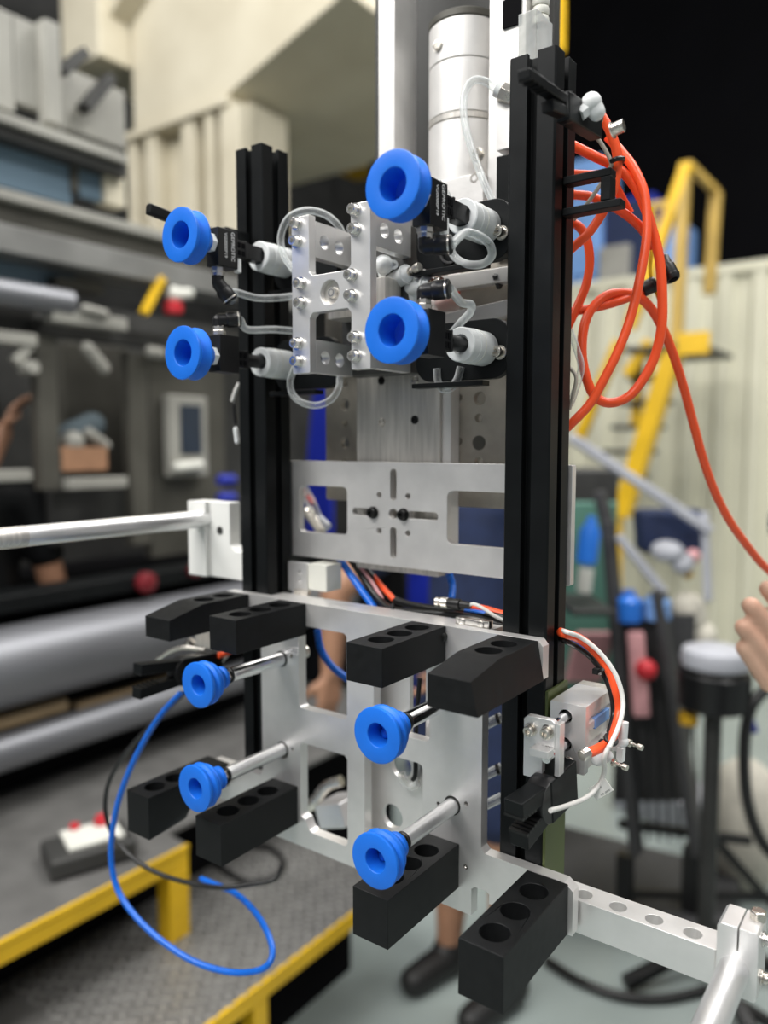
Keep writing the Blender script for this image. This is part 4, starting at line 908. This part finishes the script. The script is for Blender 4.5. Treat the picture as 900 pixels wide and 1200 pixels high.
o = M().box(-2040, -1990, 1230, 1620, -765, -742).obj('wooden_plank', MT['wood'], None, 5); tag(o, 'darker narrow plank end between the two shafts, behind the left clamp', 'plank')
# stepped tread platforms with yellow edges
p1 = thing('tread_platform', 'upper grey tread plate platform with yellow edge bar and corner post', 'platform', (-1700, 900, -1180), 'stepped tread platforms')
M().prism([(-2080, 200), (-1446, 200), (-1446, 1168), (-1530, 1175), (-1530, 2300), (-2080, 2300)], 'z', -968, -956).obj('tread_plate', MT['treadplate'], p1, 1.5)
M().box(-1494, -1440, 200, 1168, -1004, -968.5).obj('edge_bar', MT['yellow_paint'], p1, 3)
M().box(-1446, -1438, 200, 1168, -968, -953).obj('edge_lip', MT['yellow_paint'], p1, 2)
M().box(-1492, -1440, 1112, 1168, -1179, -1004.5).obj('post', MT['yellow_paint'], p1, 3)
M().box(-2060, -1640, 200, 2290, FL, -1005).obj('shadow_block', MT['black_void'], p1)  # black block added in place of the shade below the platform
p2 = thing('tread_platform', 'lower tread plate step with worn, highlight-painted plate and yellow edge, right of the upper one', 'platform', (-1400, 1000, FL), 'stepped tread platforms')
M().box(-1636, -1180, 300, 1660, -1192, -1180).obj('tread_plate', MT['treadplate'], p2, 1.5)
M().box(-1222, -1172, 300, 1660, -1220, -1192.5).obj('edge_bar', MT['yellow_paint'], p2, 3)
M().box(-1180, -1171, 300, 1660, -1192, -1178).obj('edge_lip', MT['yellow_paint'], p2, 2)
for y in (560, 1120): M().box(-1218, -1174, y, y + 44, FL, -1220.5).obj('post', MT['yellow_paint'], p2, 3)
M().box(-1630, -1330, 300, 1650, FL, -1193).obj('shadow_block', MT['black_void'], p2)  # black block standing in for the dark shadow under the step
# small raised diamonds of the near tread plate, too many to count
dm = M()
for i in range(40):
    for j in range(13):
        y = 820 + i * 21; x = -1610 + j * 34 + (17 if i % 2 else 0)
        if y > 1640: continue
        a = .6 if (i + j) % 2 else -.6
        dm.obox((x, y, -1179.4), (math.cos(a), math.sin(a), 0), (-math.sin(a), math.cos(a), 0), (0, 0, 1), 13, 4, 2.4)
d_ = dm.obj('tread_pattern', MT['worn_tread_glint'], p2); tag(d_, kind='stuff')  # wear and bright highlights both put into the diamonds' colour
td = thing('teach_pendant', 'teach pendant with white and red top lying on the upper platform', 'pendant', at(100, 1000, Z=-940))
q = at(104, 995, Z=-930)
M().obox(q, (.35, 1, 0), (-1, .35, 0), (0, 0, 1), 95, 62, 24).obj('case', MT['dark_steel'], td, 10)
M().obox(q + V((-6, 14, 27)), (.35, 1, 0), (-1, .35, 0), (0, 0, 1), 62, 48, 6).obj('face', MT['offwhite'], td, 4)
M().lathe([(16, 0), (18, 8), (12, 20)], q + V((-25, 52, 33)), (0, 0, 1), 20).obj('stop_button', MT['red_plastic'], td)
M().lathe([(11, 0), (11, 10)], q + V((-55, 0, 33)), (0, 0, 1), 20).obj('red_key', MT['red_plastic'], td)
hose('black_hose', 'black hose lying curled on the lower tread step behind the front block', [at(u, v, Z=-1172) for u, v in ((250, 1010), (285, 1032), (322, 1028), (332, 1010), (318, 995), (290, 990))], 8, 'black_tube')

# cream machine housing high at the back left
ch = thing('machine_housing', 'large cream painted machine housing with ribs and slanted underside, upper left', 'machine', (-3200, 3000, 1500))
YC = 2600
M().prism([(-3520, 1612), (-2830, 1612), (-2100, 1842), (-2100, 3300), (-3520, 3300)], 'y', YC, 3700).obj('main_body', MT['cream_paint'], ch, 12)
M().box(-3860, -3530, 2420, 2900, 1930, 3300).obj('corner_block', MT['cream_paint'], ch, 12)
M().prism([(-3529, 2140), (-3300, 2260), (-3300, 2330), (-3529, 2210)], 'y', 2480, YC - 1).obj('lip', MT['cream_paint'], ch, 6)
M().box(-3560, -2760, YC + 90, 2950, 900, 1611).obj('lower_body', MT['cream_paint'], ch, 6)
M().box(-3590, -2800, YC - 25, YC + 89, 1570, 1611.5).obj('top_rail', MT['cream_paint'], ch, 6)
for u0, u1 in ((149, 159), (170, 183), (213, 228), (240, 250), (258, 281)):
    a, b2 = at(u0, 200, Y=YC), at(u1, 200, Y=YC); M().box(a.x, b2.x, YC, YC + 89, 900, 1569).obj('rib', MT['cream_paint'], ch, 6)
cr = thing('overhead_crane', 'yellow crane beam with dark hoist machinery behind the cream housing', 'crane', (-3400, 4800, 2000))
a, b2 = at(376, 137, Y=4700), at(376, 172, Y=4700)
M().box(a.x, -2950, 4700, 4760, b2.z, a.z).obj('beam', MT['crane_yellow'], cr, 8)
M().box(a.x + 30, -2980, 4765, 5100, b2.z - 160, b2.z - 20).obj('lower_girder', MT['crane_yellow'], cr, 8)
c_, d2 = at(341, 112, Y=4690), at(357, 158, Y=4690)
M().box(c_.x, d2.x, 4690, 4740, d2.z, c_.z).obj('end_bracket', MT['yellow_paint'], cr, 8)
M().box(c_.x, a.x + 60, 4690, 4740, d2.z - 10, d2.z + 70).obj('end_foot', MT['yellow_paint'], cr, 8)
M().cyl((a.x - 60, 4760, a.z + 110), (-2700, 4760, a.z + 110), 120).obj('hoist_drum', MT['dark_steel'], cr)
M().bar((a.x + 60, 4680, a.z + 20), (a.x + 280, 4680, a.z + 240), 60, 40).obj('hoist_link', MT['grey_steel'], cr, 4)
M().box(-3100, -2900, 4700, 4800, a.z + 20, a.z + 230).obj('hoist_motor', MT['grey_steel'], cr, 10)
M().box(-3520, -3420, 4600, 4720, FL, 2100).obj('support_leg', MT['dark_steel'], cr, 8)
o = M().box(-1990, -1780, 2890, 2940, FL, 300).obj('blue_post', MT['royal_blue'], None, 6); tag(o, 'deep blue upright post seen between the rear profile and the slide plate', 'post')
q = at(372, 480, Y=2460); o = M().prism([(q.x - 75, FL), (q.x + 70, FL), (q.x + 70, -150), (q.x + 52, 260), (q.x - 20, 260), (q.x - 75, -150)], 'y', 2460, 2480).obj('blue_guard_panel', MT['royal_blue'], None, 8); tag(o, 'deep blue guard panel behind the slide plate and cross plate left window', 'panel')

# ================================================================ RIGHT BACKGROUND
yl = thing('ladder_platform', 'yellow platform ladder with handrails in front of the cream wall', 'ladder', at(770, 700, Y=4500))
YL = 4500
def yb(name, a, b, w=45, Y0=YL, Y1=None, mt='yellow_paint'):
    return M().bar(at(*a, Y=Y0), at(*b, Y=Y1 or Y0), w).obj(name, MT[mt], yl, 4)
yb('handrail', (738, 385), (806, 192), 64)
yb('post', (803, 192), (792, 410), 60, mt='ochre_paint'); yb('post', (839, 225), (831, 345), 62, 4900, mt='ochre_paint')
yb('rail', (806, 192), (839, 225), 40, YL, 4900, 'ochre_paint'); yb('rail', (758, 243), (800, 236), 40, mt='ochre_paint')
yb('stringer', (728, 604), (792, 405), 100); yb('stringer', (676, 520), (726, 400), 66, 4700); yb('post', (762, 400), (735, 440), 60)
yb('post', (745, 500), (749, 410), 55, 4650)
yb('rail', (764, 240), (765, 330), 40, 4600)
a = at(735, 408, Y=YL); M().box(a.x, a.x + 420, YL - 60, YL + 700, a.z - 30, a.z).obj('deck', MT['dark_steel'], yl, 5)
M().box(a.x + 300, a.x + 470, YL - 80, YL - 61, a.z - 70, a.z + 50).obj('toe_board', MT['yellow_paint'], yl, 5)
for i in range(6):
    k = i / 6; q = at(726 + 62 * k, 590 - 180 * k, Y=YL + 20); M().box(q.x - 230, q.x + 40, YL + 70, YL + 280, q.z - 15, q.z + 15).obj('step', MT['dark_steel'], yl, 3)
yb('post', (722, 600), (715, 900), 70); 
for nm, l, u0, u1, v, mt, Y in (('tall_cabinet', 'pale blue cabinet top right behind the profile and orange hoses', 640, 706, 196, 'pale_blue', 6000), ('tall_cabinet', 'small pale blue cabinet top behind the yellow handrail', 768, 800, 262, 'pale_blue', 6020),
                               ('tall_cabinet', 'navy cabinet between the two pale blue ones, behind the hose coil', 707, 767, 236, 'royal_blue', 6060)):
    a, b2 = at(u0, v, Y=Y), at(u1, v, Y=Y); t = thing(nm, l, 'cabinet', ((a.x + b2.x) / 2, Y + 200, FL)); M().box(a.x, b2.x, Y, Y + 400, FL, a.z).obj('body', MT[mt], t, 10)
    M().box(a.x + 20, b2.x - 20, Y - 14, Y - 1, a.z - 900, a.z - 30).obj('door', MT[mt if mt != 'royal_blue' else 'navy_cloth'], t, 6)
a = at(702, 290, Y=5960); b2 = at(736, 328, Y=5960); o = M().box(a.x, b2.x, 5960, 6040, b2.z, a.z).obj('meter_box', MT['grey_panel'], None, 8); tag(o, 'small grey meter box on the navy cabinet behind the hoses', 'box')
D = 2400
def dp(u, v, d=D): return at(u, v, d=d)
gb = thing('green_bin', 'teal green upright bin right behind the front profile', 'bin', at(676, 745, d=2700))
g0, g1 = at(640, 590, d=2700), at(700, 740, d=2700)
M().obox((g0 + g1) / 2 + V((0, 120, -200)), RIGHT, FWD0, (0, 0, 1), 85, 100, 430).obj('body', MT['teal'], gb, 12)
M().obox(g0 + RIGHT * 85 + V((0, 120, 20)), RIGHT, FWD0, (0, 0, 1), 92, 108, 100).obj('lid', MT['dark_steel'], gb, 12)
M().obox(dp(682, 708, 2320), RIGHT, FWD0, (0, 0, 1), 60, 130, 8).obj('shelf', MT['dark_steel'], gb, 3)
bt = thing('spray_bottle', 'blue bottle with pale cap in front of the teal bin', 'bottle', dp(690, 655, 2300))
M().lathe([(26, 0), (30, 4), (30, 95), (14, 125), (12, 140)], dp(687, 660, 2300), (.1, 0, 1), 24).obj('bottle', MT['bottle_blue'], bt); M().lathe([(22, 0), (22, 70)], dp(684, 693, 2300), (.1, 0, 1), 20).obj('base', MT['offwhite'], bt)
# black cart frame with odds and ends
ct = thing('equipment_cart', 'black mesh-sided equipment cart standing behind the slide cylinder', 'cart', dp(770, 1120))
for a, b2, w in (((712, 610), (746, 1000), 62), ((772, 690), (818, 1000), 74), ((702, 575), (712, 615), 50)):
    M().bar(dp(*a, 2380), dp(*b2, 2380), w, 30).obj('side_rail', MT['mesh_black'], ct, 6)
M().bar(dp(733, 1000), dp(731, 1115), 46).obj('leg', MT['black_plastic'], ct, 4); M().bar(dp(815, 990), dp(806, 1235), 70, 60).obj('leg', MT['black_plastic'], ct, 4)
M().bar(dp(725, 965), dp(880, 985), 26).obj('crossbar', MT['black_plastic'], ct, 4); M().bar(dp(730, 1046), dp(920, 1052), 24).obj('crossbar', MT['black_plastic'], ct, 4); M().bar(dp(818, 960), dp(905, 1060), 26).obj('diagonal_brace', MT['black_plastic'], ct, 4)
M().obox(dp(766, 830, 2440), RIGHT, FWD0, (0, 0, 1), 120, 8, 300).obj('mesh_panel', MT['mesh_black'], ct, 3)
for i in range(7): M().bar(dp(742 + i * 11, 745, 2420), dp(748 + i * 12, 985, 2420), 7).obj('mesh_wire', MT['dark_steel'], ct)
M().bar(dp(668, 512), dp(832, 622), 44, 30).obj('silver_handle', MT['grey_vinyl'], ct, 6); M().bar(dp(724, 628, 2380), dp(778, 694, 2380), 34, 26).obj('silver_strut', MT['grey_vinyl'], ct, 5); M().bar(dp(826, 600, 2420), dp(830, 705, 2420), 40, 20).obj('grey_upright', MT['grey_vinyl'], ct, 4)
M().obox(dp(775, 752, 2520), RIGHT, FWD0, (0, 0, 1), 160, 90, 14).obj('shelf', MT['dark_steel'], ct, 4)
def odd(name, label, cat, fn, mt, bev=0):
    o = fn(M()).obj(name, MT[mt], None, bev); tag(o, label, cat); return o
odd('folded_jacket', 'navy folded jacket hanging on the cart under the silver handle', 'jacket', lambda m: m.obox(dp(786, 622, 2560), RIGHT, FWD0, (-.1, 0, 1), 112, 50, 72), 'navy_cloth', 20)
odd('blue_bottle', 'bright blue bottle on the cart, left of the paler one', 'bottle', lambda m: m.lathe([(36, 0), (40, 5), (40, 66), (20, 80), (18, 96)], dp(736, 728, 2380), (0, 0, 1), 20), 'bottle_blue')
odd('blue_bottle', 'paler blue bottle on the cart, right of the bright one', 'bottle', lambda m: m.lathe([(38, 0), (42, 5), (42, 60), (22, 76), (20, 86)], dp(769, 726, 2400), (0, 0, 1), 20), 'pale_blue')
odd('beige_bag', 'beige cloth bag slumped on the right of the cart', 'bag', lambda m: m.ball(dp(806, 722, 2500), 74, 18, (.8, .7, 1.1)).ball(dp(818, 746, 2500), 58, 16), 'beige_cloth')
odd('white_bundle', 'crumpled pale bundle under the silver handle of the cart', 'bundle', lambda m: m.ball(dp(782, 646, 2420), 44, 16, (1.2, .8, .8)).ball(dp(800, 660, 2420), 36, 14), 'grey_vinyl')
odd('pink_rag', 'pink rag hanging at the left end of the cart behind the arched cables', 'rag', lambda m: m.obox(dp(690, 770, 2560), RIGHT, FWD0, (.25, 0, 1), 62, 12, 90), 'pink_cloth', 8)
odd('pink_rag', 'narrow pink rag between the rails of the cart', 'rag', lambda m: m.obox(dp(748, 790, 2360), RIGHT, FWD0, (-.1, 0, 1), 26, 12, 130), 'pink_cloth', 8)
odd('pink_rag', 'small pink rag right of the navy jacket', 'rag', lambda m: m.ball(dp(812, 652, 2500), 24, 14), 'pink_cloth')
odd('red_ball', 'round red knob hanging in the middle of the cart', 'knob', lambda m: m.ball(dp(757, 785, 2340), 32, 18), 'red_plastic')
odd('yellow_tag', 'small yellow tag under the pink rag of the cart', 'tag', lambda m: m.ball(dp(806, 672, 2480), 18, 14), 'crane_yellow')
stl = thing('stool', 'round stool with grey vinyl seat and black base, right of the cart', 'stool', dp(838, 1100, 2150))
sc_ = dp(838, 780, 2150)
M().lathe([(58, 0), (88, 6), (92, 30), (85, 50), (57, 59)], sc_ - V((0, 0, 5)), (0, 0, 1), 40).obj('seat', MT['grey_vinyl'], stl)
M().lathe([(70, 0), (94, 12), (96, 105), (90, 112)], sc_ - V((0, 0, 125)), (0, 0, 1), 40).obj('seat_base', MT['black_plastic'], stl)
M().cyl(sc_ - V((0, 0, 126)), V((sc_.x, sc_.y, FL + 90)), 24).obj('column', MT['dark_steel'], stl)
M().lathe([(26, 0), (26, 30)], sc_ - V((60, 20, 170)), (0, 0, 1), 16).obj('brass_knob', MT['crane_yellow'], stl)
M().ball(dp(838, 758, 2210), 14, 12).obj('seat_badge', MT['pink_cloth'], stl)
for k in range(5):
    a = math.radians(20 + 72 * k); M().bar((sc_.x, sc_.y, FL + 90), (sc_.x + 270 * math.cos(a), sc_.y + 270 * math.sin(a), FL + 30), 34).obj('leg', MT['black_plastic'], stl, 4)
hose('black_hose', 'large black hose loop right of the stool at the picture edge', [dp(u, v, 2100) for u, v in ((905, 800), (880, 830), (872, 880), (876, 940), (892, 985), (915, 1010))], 16, 'black_tube')
hose('blue_hose', 'dark blue hose slanting down right of the stool seat', [dp(u, v, 2200) for u, v in ((868, 815), (876, 835), (884, 858))], 12, 'royal_blue')
odd('pale_sack', 'pale sack on the floor right of the stool column', 'sack', lambda m: m.ball((dp(875, 900, 2600).x, dp(875, 900, 2600).y, FL + 230), 230, 20, (.6, .5, 1)), 'beige_cloth')
q = at(735, 1035, Z=FL + 40); odd('rubber_mat', 'dark flat pallet on the floor behind the holed arm', 'pallet', lambda m: m.obox(q, (1, .1, 0), (-.1, 1, 0), (0, 0, 1), 330, 210, 38), 'mesh_black', 8)
odd('grey_carton', 'light grey low carton on the floor behind the dark pallet', 'carton', lambda m: m.obox(at(780, 935, Z=FL + 60), (1, -.2, 0), (.2, 1, 0), (0, 0, 1), 170, 120, 60), 'grey_vinyl', 8)
hose('floor_cable', 'black cable lying in an arc on the floor below the holed arm', [at(u, v, Z=FL + 14) for u, v in ((640, 1125), (680, 1150), (730, 1168), (780, 1170), (830, 1160))], 13, 'black_tube', 'cable')
hose('floor_cable', 'black cable on the floor at the bottom right under the clamp block', [at(u, v, Z=FL + 14) for u, v in ((840, 1160), (870, 1178), (905, 1200), (940, 1230))], 15, 'black_tube', 'cable')
o = M().bar(at(655, -60, Y=4500), at(654, 62, Y=4500), 62).obj('hanging_beam', MT['yellow_paint'], None, 4); tag(o, 'yellow upright bar seen just above the top of the right profile', 'beam')
